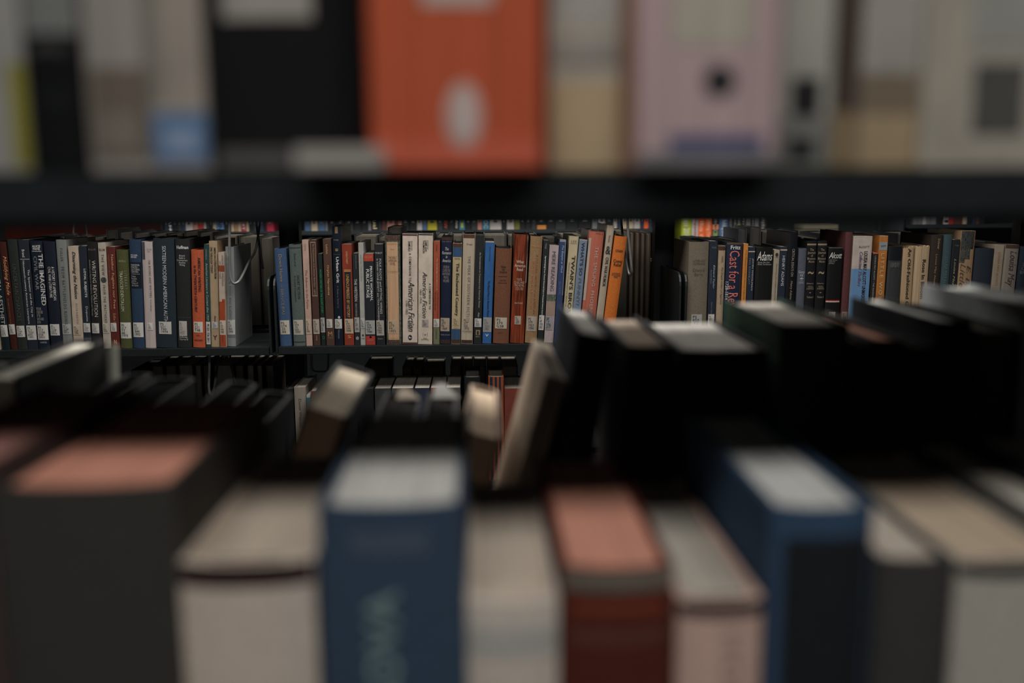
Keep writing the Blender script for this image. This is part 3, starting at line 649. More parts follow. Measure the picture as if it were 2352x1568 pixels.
B((1833.8, 1854, 571, 1824.4, 1842), 'c', (66, 70, 78), 'slate grey cloth book with a white starburst ornament',
  [('George\nAde', 'h', .1, .85, 622, 636, (150, 154, 160), 'c'), ('*', 'h', .28, .72, 638, 647, (176, 178, 180), 'b'), ('COYLE', 'h', .14, .78, 648, 653, (130, 132, 138), 'b')])
for k, (sp, lab, vol) in enumerate([((1853.6, 1876.4, 554, 1842, 1865), 'black Journals volume with gilt bird ornament, left of the pair', 'Volume I'),
                                    ((1878, 1900.8, 554, 1865.7, 1887.8), 'black Journals volume with gilt bird ornament, right of the pair', 'Volume II')]):
    B(sp, 'c', (19, 19, 20), lab,
      [('The\nJournals\nof\nBronson\nAlcott', 'h', .08, .92, 571, 604, (132, 118, 96), 'c'), ('Edited by', 'h', .12, .86, 651, 655, (130, 118, 100), 'i'), ('ODELL\nSHEPARD', 'h', .14, .92, 658, 667, (116, 104, 88), 'c'), (vol, 'h', .2, .9, 682, 687, (130, 120, 104)), ('~', 'h', .2, .8, 624, 631, (120, 106, 86), 'b'), ('-', 'h', .42, .6, 673.5, 675, (130, 120, 104))],
      bands=[(.02, .98, 560, 563, (120, 108, 90)), (.02, .98, 564, 564.6, (90, 80, 66))])
B((1902.6, 1936.9, 568.6, 1889, 1924), 'j', (20, 20, 21), 'glossy black book with white script and a red and white stripe',
  [('Alcott', 'h', .06, .95, 580, 594, (186, 184, 178), 'i'), ('Little Women\nLittle Men\nJo\'s Boys', 'h', .06, .62, 596, 608, (120, 116, 110), 'i')], 'PS\n1016\n2005', (.28, .72, 720, 734), [(.02, .98, 692, 694.5, (140, 40, 34)), (.02, .98, 694.5, 697, (170, 160, 150)), (.02, .98, 568.8, 570, (90, 90, 88))], callpaper=(120, 120, 118))
B((1942, 1959.4, 533.5, 1927.6, 1943), 'c', (70, 42, 42), 'tall plain maroon cloth book left of the white and blue book', (), 'PS\n1018\nA6', (.1, .95, 720, 750), callpaper=(104, 92, 80))
B((1960, 2005.3, 542.7, 1944, 1989), 'p', (144, 134, 126), 'wide paperback, white above and sky blue below',
  [('ALCOTT', 'h', .3, .85, 565, 570, (34, 32, 34), 'bw'), ('LOUISA MAY ALCOTT UNMASKED', 'v', .6, .8, 578, 700, (28, 28, 34), 'b'), ('Collected Thrillers', 'v', .36, .54, 579, 660, (84, 70, 90), 'ib')], bands=[(.0, 1.0, 619, 768, (78, 108, 140)), (.01, .99, 542.9, 543.8, (170, 164, 156))])
B((2005, 2018, 580, 1989.6, 2004.4), 'p', (24, 22, 22), 'thin black paperback with an orange top edge, beside the sky blue book',
  [('LOUISA MAY ALCOTT • THE INHERITANCE', 'v', .36, .62, 588, 700, (140, 132, 124))], bands=[(.02, .98, 580, 583.5, (150, 70, 40))])
B((2020, 2041, 541.8, 2004.4, 2024), 'p', (138, 86, 38), 'golden brown paperback titled LITTLE WO in pale thin capitals',
  [('LITTLE WOMEN', 'v', .3, .7, 583, 720, (170, 150, 110), 'w'), ('ALCOTT', 'h', .2, .8, 563.5, 567.5, (40, 36, 34), 'b')], bands=[(.02, .98, 556.5, 575.5, (108, 112, 112)), (.02, .98, 542, 543, (160, 140, 110))])
B((2042, 2073.7, 566, 2024.7, 2058), 'j', (44, 46, 46), 'charcoal jacketed book with a black upper part, right of golden brown',
  (), bands=[(.02, .98, 566.3, 599, (20, 22, 24)), (.15, .85, 604, 616, (56, 58, 56), 'marble')])
B((2072.3, 2102, 566, 2063, 2087), 'j', (138, 116, 90), 'tattered tan jacketed book with fat black letters and a ragged head',
  [('An Old-Fashioned Girl', 'v', .42, .74, 571, 720, (34, 28, 24), 'b')], rag=.006)
B((2102, 2137.6, 563, 2088, 2120.4), 'j', (142, 122, 98), 'tan jacketed book lettered Rose in with a frayed head',
  [('Rose In Bloom', 'v', .5, .76, 597, 690, (34, 28, 24), 'b')], bands=[(.4, .42, 564, 786, (110, 88, 64))], rag=.004)
B((2139, 2167.6, 539, 2120.4, 2148), 'c', (38, 32, 28), 'tall dark brown cloth book with gold lettering, right of the frayed pair',
  [('Delamar', 'v', .5, .7, 549, 573, (130, 108, 78)), ('Louisa May Alcott', 'v', .36, .56, 585, 660, (130, 104, 72))], rag=.001)
B((2167.6, 2188.3, 538.5, 2148.5, 2169.4), 'c', (46, 60, 64), 'muted teal cloth book left of a shorter black one',
  [('LOUISA MAY ALCOTT', 'v', .3, .6, 592, 680, (74, 84, 84))], rag=.001)
B((2188.9, 2205.9, 550.7, 2169.4, 2187), 'p', (18, 20, 23), 'short black paperback with pale slanted title, left of the landscape spine',
  [('Louisa May', 'v', .3, .66, 596, 660, (130, 124, 108), 'i'), ('TUSAS', 'h', .25, .85, 563, 566, (90, 88, 84))])
B((2206.4, 2243.8, 530, 2187, 2218.5), 'j', (120, 98, 74), 'tall book with an ink drawing of dark leaves over tan',
  [('E. B.', 'v', .55, .85, 612, 660, (50, 40, 36), 'i'), ('Little', 'v', .1, .45, 608, 664, (60, 48, 40), 'i')], bands=[(.02, .92, 531, 573, (40, 42, 40), 'marble'), (.02, .7, 573, 597, (48, 48, 46), 'marble'), (.02, .35, 597, 606, (56, 54, 50), 'marble'), (.94, .99, 530, 640, (110, 80, 60))])
B((2239.7, 2284.7, 569.5, 2219.4, 2262.8), 'c', (28, 33, 40), 'wide plain navy cloth book with a worn head near the right edge', (), rag=.0015, d=.15)
B((2285, 2308, 563, 2263.8, 2286), 'p', (112, 102, 88), 'cream paperback with thin rust capitals near the right edge',
  [('LOUISA MAY ALCOTT', 'v', .4, .62, 580, 660, (130, 80, 50))])
B((2308.5, 2342, 562, 2286.5, 2318.3), 'j', (96, 90, 82), 'grey jacketed book with ornate dark swirling script, near the right edge',
  [('Louisa May', 'v', .2, .86, 577, 662, (50, 36, 40), 'i')], bands=[(.02, .98, 562.3, 571, (54, 40, 36))])
B((2342.4, 2366, 567, 2319.3, 2342), 'c', (22, 28, 36), 'navy cloth book cut by the right edge of the picture',
  [('S\nC\nBR', 'h', .2, .7, 605, 632, (60, 64, 70), 'c')])

# ------------------------------------------------------------------ rows seen behind and below the sharp row
ORD = ['first', 'second', 'third', 'fourth', 'fifth', 'sixth', 'seventh', 'eighth', 'ninth', 'tenth', 'eleventh', 'twelfth', 'thirteenth', 'fourteenth', 'fifteenth', 'sixteenth', 'seventeenth', 'eighteenth', 'nineteenth', 'twentieth', 'twenty-first', 'twenty-second', 'twenty-third', 'twenty-fourth']
def away_row(items, Yfore, z, yrow, group, fmt):
    """books that face the other aisle: fore-edges towards us. item = (left, right, top y of the fore-edge, cover colour, page colour)"""
    count = {}
    for (x0, x1, yt, cname, cc, pc) in items:
        X0, X1 = P(x0, yt, Yfore).x, P(x1, yt, Yfore).x
        h = P((x0 + x1) / 2, yt, Yfore).z - z
        k = count.get(cname, 0); count[cname] = k + 1
        d = min(0.165, FB - .01 - Yfore) if Yfore > 2 else 0.165
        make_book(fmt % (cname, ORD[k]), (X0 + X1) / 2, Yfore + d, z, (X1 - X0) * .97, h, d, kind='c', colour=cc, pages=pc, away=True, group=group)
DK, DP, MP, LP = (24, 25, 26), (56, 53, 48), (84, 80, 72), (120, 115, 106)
YR = 2.53
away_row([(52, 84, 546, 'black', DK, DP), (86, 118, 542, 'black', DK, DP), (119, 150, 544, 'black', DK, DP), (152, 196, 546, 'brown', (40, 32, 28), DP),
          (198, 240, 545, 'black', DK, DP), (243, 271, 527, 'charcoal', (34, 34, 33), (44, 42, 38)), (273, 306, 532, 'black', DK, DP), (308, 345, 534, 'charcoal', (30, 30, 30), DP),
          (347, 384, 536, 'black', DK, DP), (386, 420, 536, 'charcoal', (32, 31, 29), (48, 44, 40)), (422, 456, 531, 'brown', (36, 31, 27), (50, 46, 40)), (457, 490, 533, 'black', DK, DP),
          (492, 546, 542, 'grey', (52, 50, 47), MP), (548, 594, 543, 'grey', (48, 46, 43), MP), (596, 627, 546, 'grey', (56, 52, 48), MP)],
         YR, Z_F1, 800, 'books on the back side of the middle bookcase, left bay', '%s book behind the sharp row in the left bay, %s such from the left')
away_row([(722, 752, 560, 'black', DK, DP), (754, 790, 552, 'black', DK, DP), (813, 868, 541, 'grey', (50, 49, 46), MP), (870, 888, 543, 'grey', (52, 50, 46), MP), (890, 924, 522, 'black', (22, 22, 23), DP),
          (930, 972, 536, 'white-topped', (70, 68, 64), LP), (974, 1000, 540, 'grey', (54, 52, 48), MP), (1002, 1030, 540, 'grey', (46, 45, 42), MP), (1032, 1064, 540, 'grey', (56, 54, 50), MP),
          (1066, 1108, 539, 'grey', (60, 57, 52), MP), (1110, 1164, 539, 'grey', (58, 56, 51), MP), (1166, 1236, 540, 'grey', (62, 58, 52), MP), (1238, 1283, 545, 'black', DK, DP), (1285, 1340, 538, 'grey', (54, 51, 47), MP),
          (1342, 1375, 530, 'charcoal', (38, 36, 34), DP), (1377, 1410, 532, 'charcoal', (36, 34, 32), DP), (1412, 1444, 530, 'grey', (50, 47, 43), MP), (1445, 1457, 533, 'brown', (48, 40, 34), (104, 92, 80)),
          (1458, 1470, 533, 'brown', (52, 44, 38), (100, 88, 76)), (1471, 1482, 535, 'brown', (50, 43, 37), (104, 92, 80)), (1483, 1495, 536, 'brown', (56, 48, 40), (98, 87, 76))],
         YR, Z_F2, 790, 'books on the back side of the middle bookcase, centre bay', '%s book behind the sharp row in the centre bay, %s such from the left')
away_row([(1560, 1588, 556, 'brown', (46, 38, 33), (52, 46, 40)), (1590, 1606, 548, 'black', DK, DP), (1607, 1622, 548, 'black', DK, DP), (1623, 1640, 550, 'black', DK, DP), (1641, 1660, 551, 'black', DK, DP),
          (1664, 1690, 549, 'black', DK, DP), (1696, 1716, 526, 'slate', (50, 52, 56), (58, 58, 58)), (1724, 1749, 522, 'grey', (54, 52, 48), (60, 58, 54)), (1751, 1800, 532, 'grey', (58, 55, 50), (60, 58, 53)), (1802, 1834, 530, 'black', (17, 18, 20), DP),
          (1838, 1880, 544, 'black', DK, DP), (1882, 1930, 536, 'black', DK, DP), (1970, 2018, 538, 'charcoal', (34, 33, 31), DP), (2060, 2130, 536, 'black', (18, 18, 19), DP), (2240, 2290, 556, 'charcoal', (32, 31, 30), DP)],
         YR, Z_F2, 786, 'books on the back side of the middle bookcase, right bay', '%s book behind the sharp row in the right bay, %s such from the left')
MP, LP = (120, 115, 104), (160, 154, 142)
# lower shelf, back side
away_row([(300, 345, 850, 'black', DK, DP), (347, 376, 840, 'black', DK, MP), (378, 406, 839, 'brown', (48, 28, 24), MP), (408, 444, 838, 'grey', (50, 48, 45), LP), (446, 463, 838, 'grey', (46, 44, 42), LP), (464, 479, 838, 'black', DK, MP),
          (489, 536, 838, 'grey', (50, 48, 45), LP), (538, 560, 838, 'brown', (44, 36, 30), MP), (565, 584, 838, 'black', (20, 24, 25), LP), (588, 603, 838, 'black', (20, 24, 25), LP), (608, 630, 838, 'brown', (50, 42, 35), MP)],
         2.50, Z_F1 - SP, 0, 'books on the lower shelf of the middle bookcase, left bay', '%s book on the lower shelf in the left bay, %s such from the left')
away_row([(836, 894, 841, 'black', DK, MP), (924, 946, 843, 'grey', (46, 45, 42), MP), (947, 969, 843, 'charcoal', (38, 37, 35), MP), (972, 1020, 846, 'grey', (48, 46, 43), MP), (1034, 1060, 841, 'grey', (60, 58, 54), LP), (1061, 1086, 841, 'grey', (60, 58, 54), LP),
          (1087, 1118, 841, 'grey', (64, 61, 56), LP), (1119, 1150, 841, 'grey', (62, 59, 54), LP), (1151, 1190, 841, 'grey', (62, 59, 54), LP)],
         2.50, Z_F2 - SP, 0, 'far books on the lower shelf of the middle bookcase, centre bay', '%s book at the back of the centre lower shelf, %s such from the left')
# lower shelf, front row (spines towards us)
G5 = 'front books on the lower shelf of the middle bookcase, centre bay'
def LB(x0, x1, yt, kind, c, label, **kw):
    X0, X1 = P(x0, yt, YS).x, P(x1, yt, YS).x
    h = P((x0 + x1) / 2, yt, YS).z - (Z_F2 - SP)
    return make_book(label, (X0 + X1) / 2, YS, Z_F2 - SP, (X1 - X0) * .97, h, .158, kind=kind, colour=c, group=G5, **kw)
LB(654, 673, 893, 'c', (22, 23, 24), 'black book left of the pale spine on the lower shelf', pages=(60, 58, 54))
LB(675, 702, 889, 'j', (118, 110, 100), 'pale cream spine on the lower shelf with small dark name lettering', texts=[('Daniel Webster', 'v', .36, .6, .12, .42, (60, 52, 48))], pages=(150, 144, 134))
LB(703.5, 713, 907, 'p', (20, 84, 92), 'short turquoise paperback beside the pale spine on the lower shelf', bands=[(.05, .95, .0, .03, (150, 150, 140)), (.05, .95, .14, .2, (120, 124, 60))])
LB(714, 726, 898, 'p', (78, 38, 28), 'thin brown paperback right of the turquoise one on the lower shelf', pages=(120, 114, 104))
LB(728, 772, 900, 'c', (24, 24, 26), 'black book behind the leaning blurred book, on the lower shelf', pages=(56, 54, 50))
LB(776, 820, 897, 'c', (28, 26, 26), 'charcoal book left of the pale-topped set on the lower shelf', pages=(56, 54, 50))
LB(822, 858, 893, 'c', (24, 24, 25), 'black book nearest the pale-topped set on the lower shelf', pages=(60, 58, 54))
LB(860, 898, 892, 'p', (40, 40, 40), 'leftmost of the pale-topped set on the lower shelf, in deep shade', pages=(120, 114, 104))
LB(899.5, 950, 891.5, 'p', (58, 56, 54), 'widest of the pale-topped set on the lower shelf, stamped page top', pages=(160, 152, 140))
LB(951.5, 987, 891, 'p', (30, 36, 48), 'navy-spined one of the pale-topped set on the lower shelf', pages=(160, 152, 140))
LB(988.5, 1023, 890.5, 'p', (92, 40, 32), 'red-spined one of the pale-topped set on the lower shelf', pages=(154, 146, 134))
LB(1024.5, 1058, 890, 'p', (64, 62, 58), 'rightmost of the pale-topped set on the lower shelf', pages=(160, 152, 140))
LB(1066, 1103, 866, 'c', (22, 23, 24), 'taller black book right of the pale-topped set on the lower shelf', pages=(124, 118, 110))
LB(1121, 1157, 865, 'c', (118, 62, 40), 'orange and navy striped book on the lower shelf', bands=[(.1, .28, .0, 1, (28, 34, 44)), (.42, .56, .0, 1, (28, 34, 44)), (.7, .82, .0, 1, (28, 34, 44))], pages=(140, 132, 122))
LB(1158, 1204, 892, 'p', (96, 44, 34), 'dull red book at the right of the striped one on the lower shelf', pages=(100, 94, 86))

# ------------------------------------------------------------------ the distant row
YG = GF + 0.02
PAL = {'navy': (30, 38, 58), 'black': (17, 18, 20), 'charcoal': (36, 38, 40), 'white': (142, 136, 132), 'pink': (140, 98, 88), 'red': (136, 38, 32), 'crimson': (132, 28, 48), 'cream': (146, 132, 110),
       'blue': (72, 104, 138), 'tan': (128, 98, 66), 'steel blue': (56, 76, 104), 'grey': (92, 92, 94), 'yellow': (138, 130, 30), 'teal': (42, 92, 110), 'olive': (84, 84, 34), 'orange': (176, 76, 34), 'lime': (122, 130, 26), 'brown': (70, 40, 34)}
WORDS = {}
def far_row(items, z, where, ylab):
    count = {}
    for it in items:
        x0, x1, c = it[:3]
        opt = it[3] if len(it) > 3 else {}
        X0, X1 = Xat(x0, YG, z), Xat(x1, YG, z)
        w = (X1 - X0) * .97
        h = rnd.uniform(.205, .25)
        k = count.get(c, 0); count[c] = k + 1
        texts = []
        if 'text' in opt:
            texts = [(opt['text'], 'v', .2, .8, opt.get('t0', .45), .97, opt.get('ink', WH), 'b')]
        bands = [(u0, u1, 1 - b1 / h, 1 - b0 / h, cc) for (u0, u1, b0, b1, cc) in opt.get('bands', ())]
        if 'text' not in opt and w > .012 and not opt.get('plain'):    # unreadable print: small strokes down the spine
            ink = (104, 102, 99) if sum(PAL[c]) < 240 else (60, 54, 52)
            t = 0.035
            while t < .16:
                s = rnd.uniform(.004, .011)
                bands.append((rnd.uniform(.28, .36), rnd.uniform(.6, .72), 1 - (t + s) / h, 1 - t / h, ink, 'ink', 'lettering'))
                t += s + rnd.uniform(.002, .004)
        make_book('%s spine in the distant row %s, %s such from the left' % (c, where, ORD[k]), (X0 + X1) / 2, YG, z, w, h, .15, kind='p', colour=PAL[c], bands=bands, texts=texts,
                  group='books in the distant row ' + where)
far_row([(379, 386, 'navy'), (387, 397, 'navy', {'text': 'AM', 't0': .7}), (398, 408, 'black'), (409, 418, 'charcoal'), (419, 426, 'navy'), (427, 444, 'white'), (445, 455, 'pink'), (456, 468, 'red', {'bands': [(.02, .98, .004, .012, (150, 140, 130))]}), (469, 474, 'white'), (475, 481, 'charcoal'),
         (482, 489, 'black'), (490, 497, 'cream'), (498, 515, 'blue', {'text': 'PAIN', 't0': .68, 'ink': (30, 40, 56)}), (516, 527, 'black'), (531, 538, 'cream'), (539, 546, 'tan'), (547, 554, 'cream'), (555, 565, 'crimson', {'text': 'UCET', 't0': .68}), (566, 572, 'cream'),
         (573, 581, 'black'), (582, 590, 'charcoal'), (591, 596, 'blue'), (597, 606, 'navy'), (607, 612, 'black'), (613, 629, 'crimson')], Z_G, 'above the left bay', 534)
far_row([(700, 714, 'steel blue'), (715, 730, 'cream'), (731, 747, 'steel blue'), (748, 753, 'grey'), (754, 772, 'black'), (773, 792, 'black'), (793, 812, 'charcoal'), (813, 830, 'black'), (831, 845, 'black'), (846, 853, 'grey'), (854, 869, 'black', {'text': 'tual', 't0': .72, 'ink': (176, 166, 130)}),
         (870, 876, 'charcoal'), (877, 888, 'brown'), (889, 907, 'pink'), (908, 914, 'brown'), (915, 923, 'pink'), (924, 940, 'black'), (941, 957, 'black'), (958, 970, 'white'), (971, 981, 'steel blue'), (982, 1004, 'yellow'), (1005, 1017, 'charcoal'), (1018, 1030, 'black', {'text': 'NEW', 't0': .72, 'ink': (150, 60, 50)}),
         (1031, 1044, 'black'), (1045, 1054, 'black', {'text': 'Techno', 't0': .66}), (1055, 1068, 'teal', {'bands': [(.3, .7, .01, .1, (150, 150, 60))]}), (1069, 1082, 'black'), (1083, 1096, 'charcoal'), (1097, 1107, 'pink'), (1108, 1124, 'teal', {'text': 'DOC', 't0': .72, 'ink': (130, 150, 150)}), (1125, 1152, 'white'), (1153, 1163, 'black'), (1164, 1181, 'white'),
         (1182, 1194, 'olive'), (1195, 1206, 'black'), (1207, 1220, 'black'), (1221, 1232, 'charcoal'), (1233, 1255, 'black', {'bands': [(.02, .98, .0, .02, (160, 104, 50))]}), (1256, 1275, 'black'), (1276, 1300, 'charcoal'), (1301, 1328, 'black'), (1329, 1358, 'black'), (1360, 1372, 'grey'), (1374, 1390, 'white'), (1391, 1407, 'black'),
         (1409, 1417, 'white'), (1418, 1427, 'navy'), (1428, 1442, 'cream'), (1443, 1455, 'cream'), (1456, 1470, 'white'), (1471, 1478, 'navy'), (1479, 1489, 'orange'), (1490, 1497, 'navy')], Z_G, 'above the centre bay', 527)
far_row([(1565, 1588, 'lime', {'text': 'Access 2010', 't0': .4, 'ink': (170, 172, 150)}), (1588.5, 1603, 'white', {'text': 'Programming', 't0': .55, 'ink': (120, 50, 50)}), (1603.5, 1618, 'orange', {'text': 'Illus C', 't0': .6, 'ink': (190, 150, 120)}), (1618.5, 1634, 'orange', {'text': 'Marketing Char', 't0': .5, 'ink': (190, 150, 120)}), (1635, 1650, 'black', {'bands': [(.05, .95, .05, .075, (170, 104, 70)), (.12, .88, .0, .045, (96, 112, 70))]}),
         (1651, 1671, 'steel blue', {'text': 'Building Linear', 't0': .55, 'ink': (150, 160, 176)}), (1672, 1682, 'charcoal'), (1683, 1691, 'black'), (1692, 1700, 'charcoal', {'bands': [(.05, .95, .06, .075, (110, 120, 40))]}), (1701, 1712, 'black'), (1713, 1722, 'grey'), (1724, 1732, 'black'), (1733, 1741, 'grey'), (1742, 1760, 'black')], Z_G3, 'beside the second upright', 552)
far_row([(2098, 2108, 'grey', {'plain': 1}), (2109, 2118, 'grey', {'plain': 1}), (2119, 2127, 'white', {'plain': 1}), (2128, 2137, 'grey', {'plain': 1}), (2138, 2150, 'grey', {'plain': 1}), (2152, 2165, 'black'), (2167, 2178, 'white', {'bands': [(.1, .9, .008, .02, (24, 24, 26))]}), (2179, 2190, 'red'), (2191, 2210, 'brown'), (2211, 2220, 'cream', {'plain': 1}), (2221, 2233, 'black'), (2234, 2241, 'navy'), (2242, 2249, 'brown'), (2250, 2262, 'black')],
        Z_G4, 'above the right bay', 514)
for k in range(3):
    z0 = Z_G3 + .0 + k * .024
    r = make_book(['bottom', 'middle', 'top'][k] + ' book of the flat stack in the distant row above the right bay', Xat(1890, YG, Z_G3) - .04, YG + .02, z0 + .0012, .022, .16, .13, kind='p', colour=(60, 58, 52), pages=(90, 86, 72), group='flat stack in the distant row')
    r.rotation_euler = (0, math.pi / 2, math.pi); r.location = (Xat(1850, YG, Z_G3) + .16, YG + .16, z0 + .0125)

# ------------------------------------------------------------------ wire book supports hanging in the middle bookcase
def wire(label, paths, r=.0030, c=(112, 112, 110)):
    base = Vector(paths[0][0])
    o = empty('wire_book_support', base, label, 'book support', 'wire book supports')
    for p in paths:
        link('wire', tube_mesh([Vector(q) - base for q in p], r, 8, 5), o, mat('chrome', c))
    return o
def Q(px, py, Y): return tuple(P(px, py, Y))
zc1, zc2 = Z_F1 + SP - .0235, Z_F2 + SP - .0235
def top(px, Y, z): return (Xat(px, Y, z), Y, z)
wire('silver wire loop hanging over the grey book at the end of the left bay',
     [[top(527, 2.187, zc1), Q(527, 560, 2.187), Q(528, 620, 2.187), Q(531, 642, 2.187), Q(538, 651, 2.188), Q(549, 645, 2.197), Q(558, 630, 2.22), Q(572, 600, 2.27), Q(588, 570, 2.33), top(600, 2.38, zc1)]])
wire('dark wire prong in front of the upright at the end of the left bay', [[top(589, 2.36, zc1), Q(590, 520, 2.36), Q(597, 570, 2.36), Q(604, 617, 2.36)]], .0028, (60, 60, 60))
wire('silver wire loop beside the leaning orange book', [[top(1441, 2.203, zc2), Q(1443, 540, 2.20), Q(1450, 610, 2.20), Q(1451, 626, 2.205), Q(1446, 631, 2.215), Q(1441, 615, 2.23), Q(1432, 560, 2.30), top(1425, 2.34, zc2)]])
wire('wire loop far behind the script-titled books on the left', [[top(168, 2.60, zc1), Q(169, 520, 2.60), Q(171, 541, 2.60), Q(197, 543, 2.64), Q(196, 520, 2.64), top(197, 2.64, zc1)]], .0028, (90, 88, 84))
zl1, zl2 = Z_F1 - .0235, Z_F2 - .0235
wire('silver wire hanging under the left shelf', [[top(481, 2.22, zl1), Q(481, 850, 2.22), Q(480, 890, 2.22), Q(484, 905, 2.23), Q(492, 890, 2.28), top(506, 2.40, zl1)]])
wire('dark thin wire slanting under the left shelf', [[top(528, 2.30, zl1), Q(531, 840, 2.30), Q(541, 878, 2.30), Q(550, 905, 2.30)]], .0028, (60, 60, 58))
wire('silver wire loop under the centre shelf near the upright', [[top(716, 2.36, zl2), Q(716, 835, 2.36), Q(720, 850, 2.36), Q(735, 853, 2.38), Q(751, 850, 2.40), Q(754, 835, 2.40), top(754, 2.40, zl2)]])

GAIN = 2.3
# ------------------------------------------------------------------ near bookcase: upper shelf, foot of the spines in view
GU = 'blurred books on the upper shelf of the foreground bookcase'
Z_US = Z_UP + .0004
def NB_up(x0, x1, kind, c, label, bands=(), Y=NF + .010, lift=0.0, h=.245, d=.165, **kw):
    yref = 386
    X0, X1 = Xat(x0, Y, Z_US), Xat(x1, Y, Z_US)
    w = X1 - X0
    z0 = P((x0 + x1) / 2, yref, Y).z
    def T(y):      # picture row -> share of the height, measured from the foot of the spine
        return min(max(1 - (P((x0 + x1) / 2, y, Y).z - Z_US - lift) / h, 0), 1)
    bb = []
    for (xa, xb, ya, yb, cc, *k) in bands:
        bb.append(((xa - x0) / (x1 - x0), (xb - x0) / (x1 - x0), T(ya), T(yb), brighten(cc, 1.2), *k))
    return make_book(label, (X0 + X1) / 2, Y, Z_US + lift, w * .985, h, d, kind=kind, colour=brighten(c, 1.2), bands=bb, group=GU, **kw)
NB_up(-230, -64, 'c', (60, 58, 56), 'grey cloth book just past the left end of the blurred upper row')
NB_up(-62, 76, 'p', (104, 102, 98), 'whitish book with a yellow-green right edge, top left corner', [(40, 75, 150, 388, (92, 88, 26))])
NB_up(78, 212, 'c', (8, 9, 10), 'black book with a grey head, second from left in the upper row', [(84, 208, -700, 84, (84, 85, 82)), (105, 185, 100, 128, (40, 39, 38)), (110, 190, 215, 260, (14, 15, 15))], h=.235)
NB_up(214, 352, 'j', (108, 104, 98), 'grey-white book with a brownish panel at its foot, upper row', [(222, 350, 160, 372, (78, 70, 62)), (240, 330, 265, 350, (88, 82, 74), 'jacket', 'spine_band', .0006)], h=.225)
NB_up(354, 482, 'p', (110, 103, 94), 'off-white book with a bright blue panel at its foot', [(358, 482, 262, 380, (60, 82, 108)), (385, 462, 298, 358, (96, 110, 130), 'paper', 'spine_band', .0006), (356, 390, -300, 240, (92, 88, 80))], h=.23)
NB_up(487, 848, 'c', (13, 13, 14), 'thick black volume with a white label, left of the orange volume', [(530, 735, -40, 52, (112, 108, 102), 'paper', 'white_label')], lift=.0088, h=.25, Y=NF + .012)
NB_up(852, 1248, 'j', (138, 64, 42), 'thick orange volume with a white oval emblem on its spine', [(1025, 1108, 195, 346, (140, 122, 116), 'paper', 'emblem', .0005), (1045, 1092, 215, 330, (156, 142, 136), 'paper', 'emblem', .0009), (975, 1135, -60, 18, (134, 124, 118), 'paper', 'white_label'), (852, 1248, 322, 388, (150, 72, 54))], Y=NF - .010, h=.255)  # last, lighter orange strip: highlight along the spine's tail, painted as colour
NB_up(1262, 1424, 'p', (128, 124, 112), 'grey-cream book right of the orange volume', [(1264, 1422, 195, 388, (136, 120, 94)), (1270, 1420, -300, 60, (122, 122, 116)), (1270, 1420, 90, 150, (110, 108, 102), 'paper', 'spine_band', .0006)], h=.235)
NB_up(1426, 1458, 'p', (104, 76, 54), 'thin tan-brown book left of the lavender volume', h=.24)
NB_up(1460, 1782, 'j', (134, 116, 116), 'wide pale lavender volume with a dark dot and blue foot band', [(1606, 1680, 154, 230, (22, 21, 22), 'ink', 'emblem'), (1530, 1750, 314, 352, (58, 60, 84)), (1462, 1780, 352, 388, (88, 86, 86)), (1530, 1720, -200, 110, (130, 124, 112))], Y=NF - .008, h=.24)
NB_up(1784, 1902, 'p', (118, 116, 108), 'grey-white book with two black squares on its foot', [(1808, 1876, 182, 270, (10, 11, 12), 'ink', 'dark_square', .0006), (1804, 1868, 320, 370, (11, 12, 12), 'ink', 'dark_square', .0006), (1786, 1900, 270, 385, (84, 84, 80))], h=.23)
NB_up(1904, 1962, 'c', (50, 42, 36), 'narrow dark brown book with a tan foot, upper row right', [(1906, 1960, 262, 385, (96, 82, 62))], h=.225)
NB_up(1964, 2102, 'p', (112, 108, 102), 'grey-white book with brown and tan bands at its foot', [(1966, 2100, 172, 268, (84, 74, 60)), (1966, 2100, 268, 385, (116, 100, 78))], h=.235)
NB_up(2104, 2400, 'p', (116, 110, 100), 'wide cream book with a dark grey square label, top right', [(2222, 2340, 150, 312, (54, 53, 50), 'paper', 'dark_label'), (2210, 2352, -300, 110, (104, 104, 98))], h=.24)
NB_up(2402, 2560, 'c', (70, 66, 60), 'brown-grey book just past the right end of the blurred upper row')

# pamphlet lying flat under the black volume, sticking out over the shelf edge
X0, X1 = Xat(492, NF - .006, Z_US), Xat(892, NF - .006, Z_US)
pm = empty('pamphlet', ((X0 + X1) / 2, NF - .006, Z_US), 'flat white pamphlet lying under the black volume on the upper shelf', 'pamphlet')
Xm = Xat(690, NF - .006, Z_US)
cx = (X0 + X1) / 2
link('cover', box_mesh(X0 - cx, X1 - .0165 - cx, .006, .15, .0003, .0082, .0008), pm, mat('paper', (62, 60, 58)))
link('page_block', box_mesh(X0 + .002 - cx, X1 - .019 - cx, .007, .148, .0012, .0074), pm, mat('pages', (70, 67, 62)))
Xe = Xat(846, NF - .006, Z_US)
bm = bmesh.new()
bm_box(bm, Xm - cx, Xe - cx, -.0100, .0055, .0004, .0078, .0005)
bm_box(bm, Xe - cx, X1 - cx, -.0100, -.0068, .0004, .0078, .0005)
link('loose_sheet', bm_done(bm), pm, mat('paper', (124, 120, 114)))

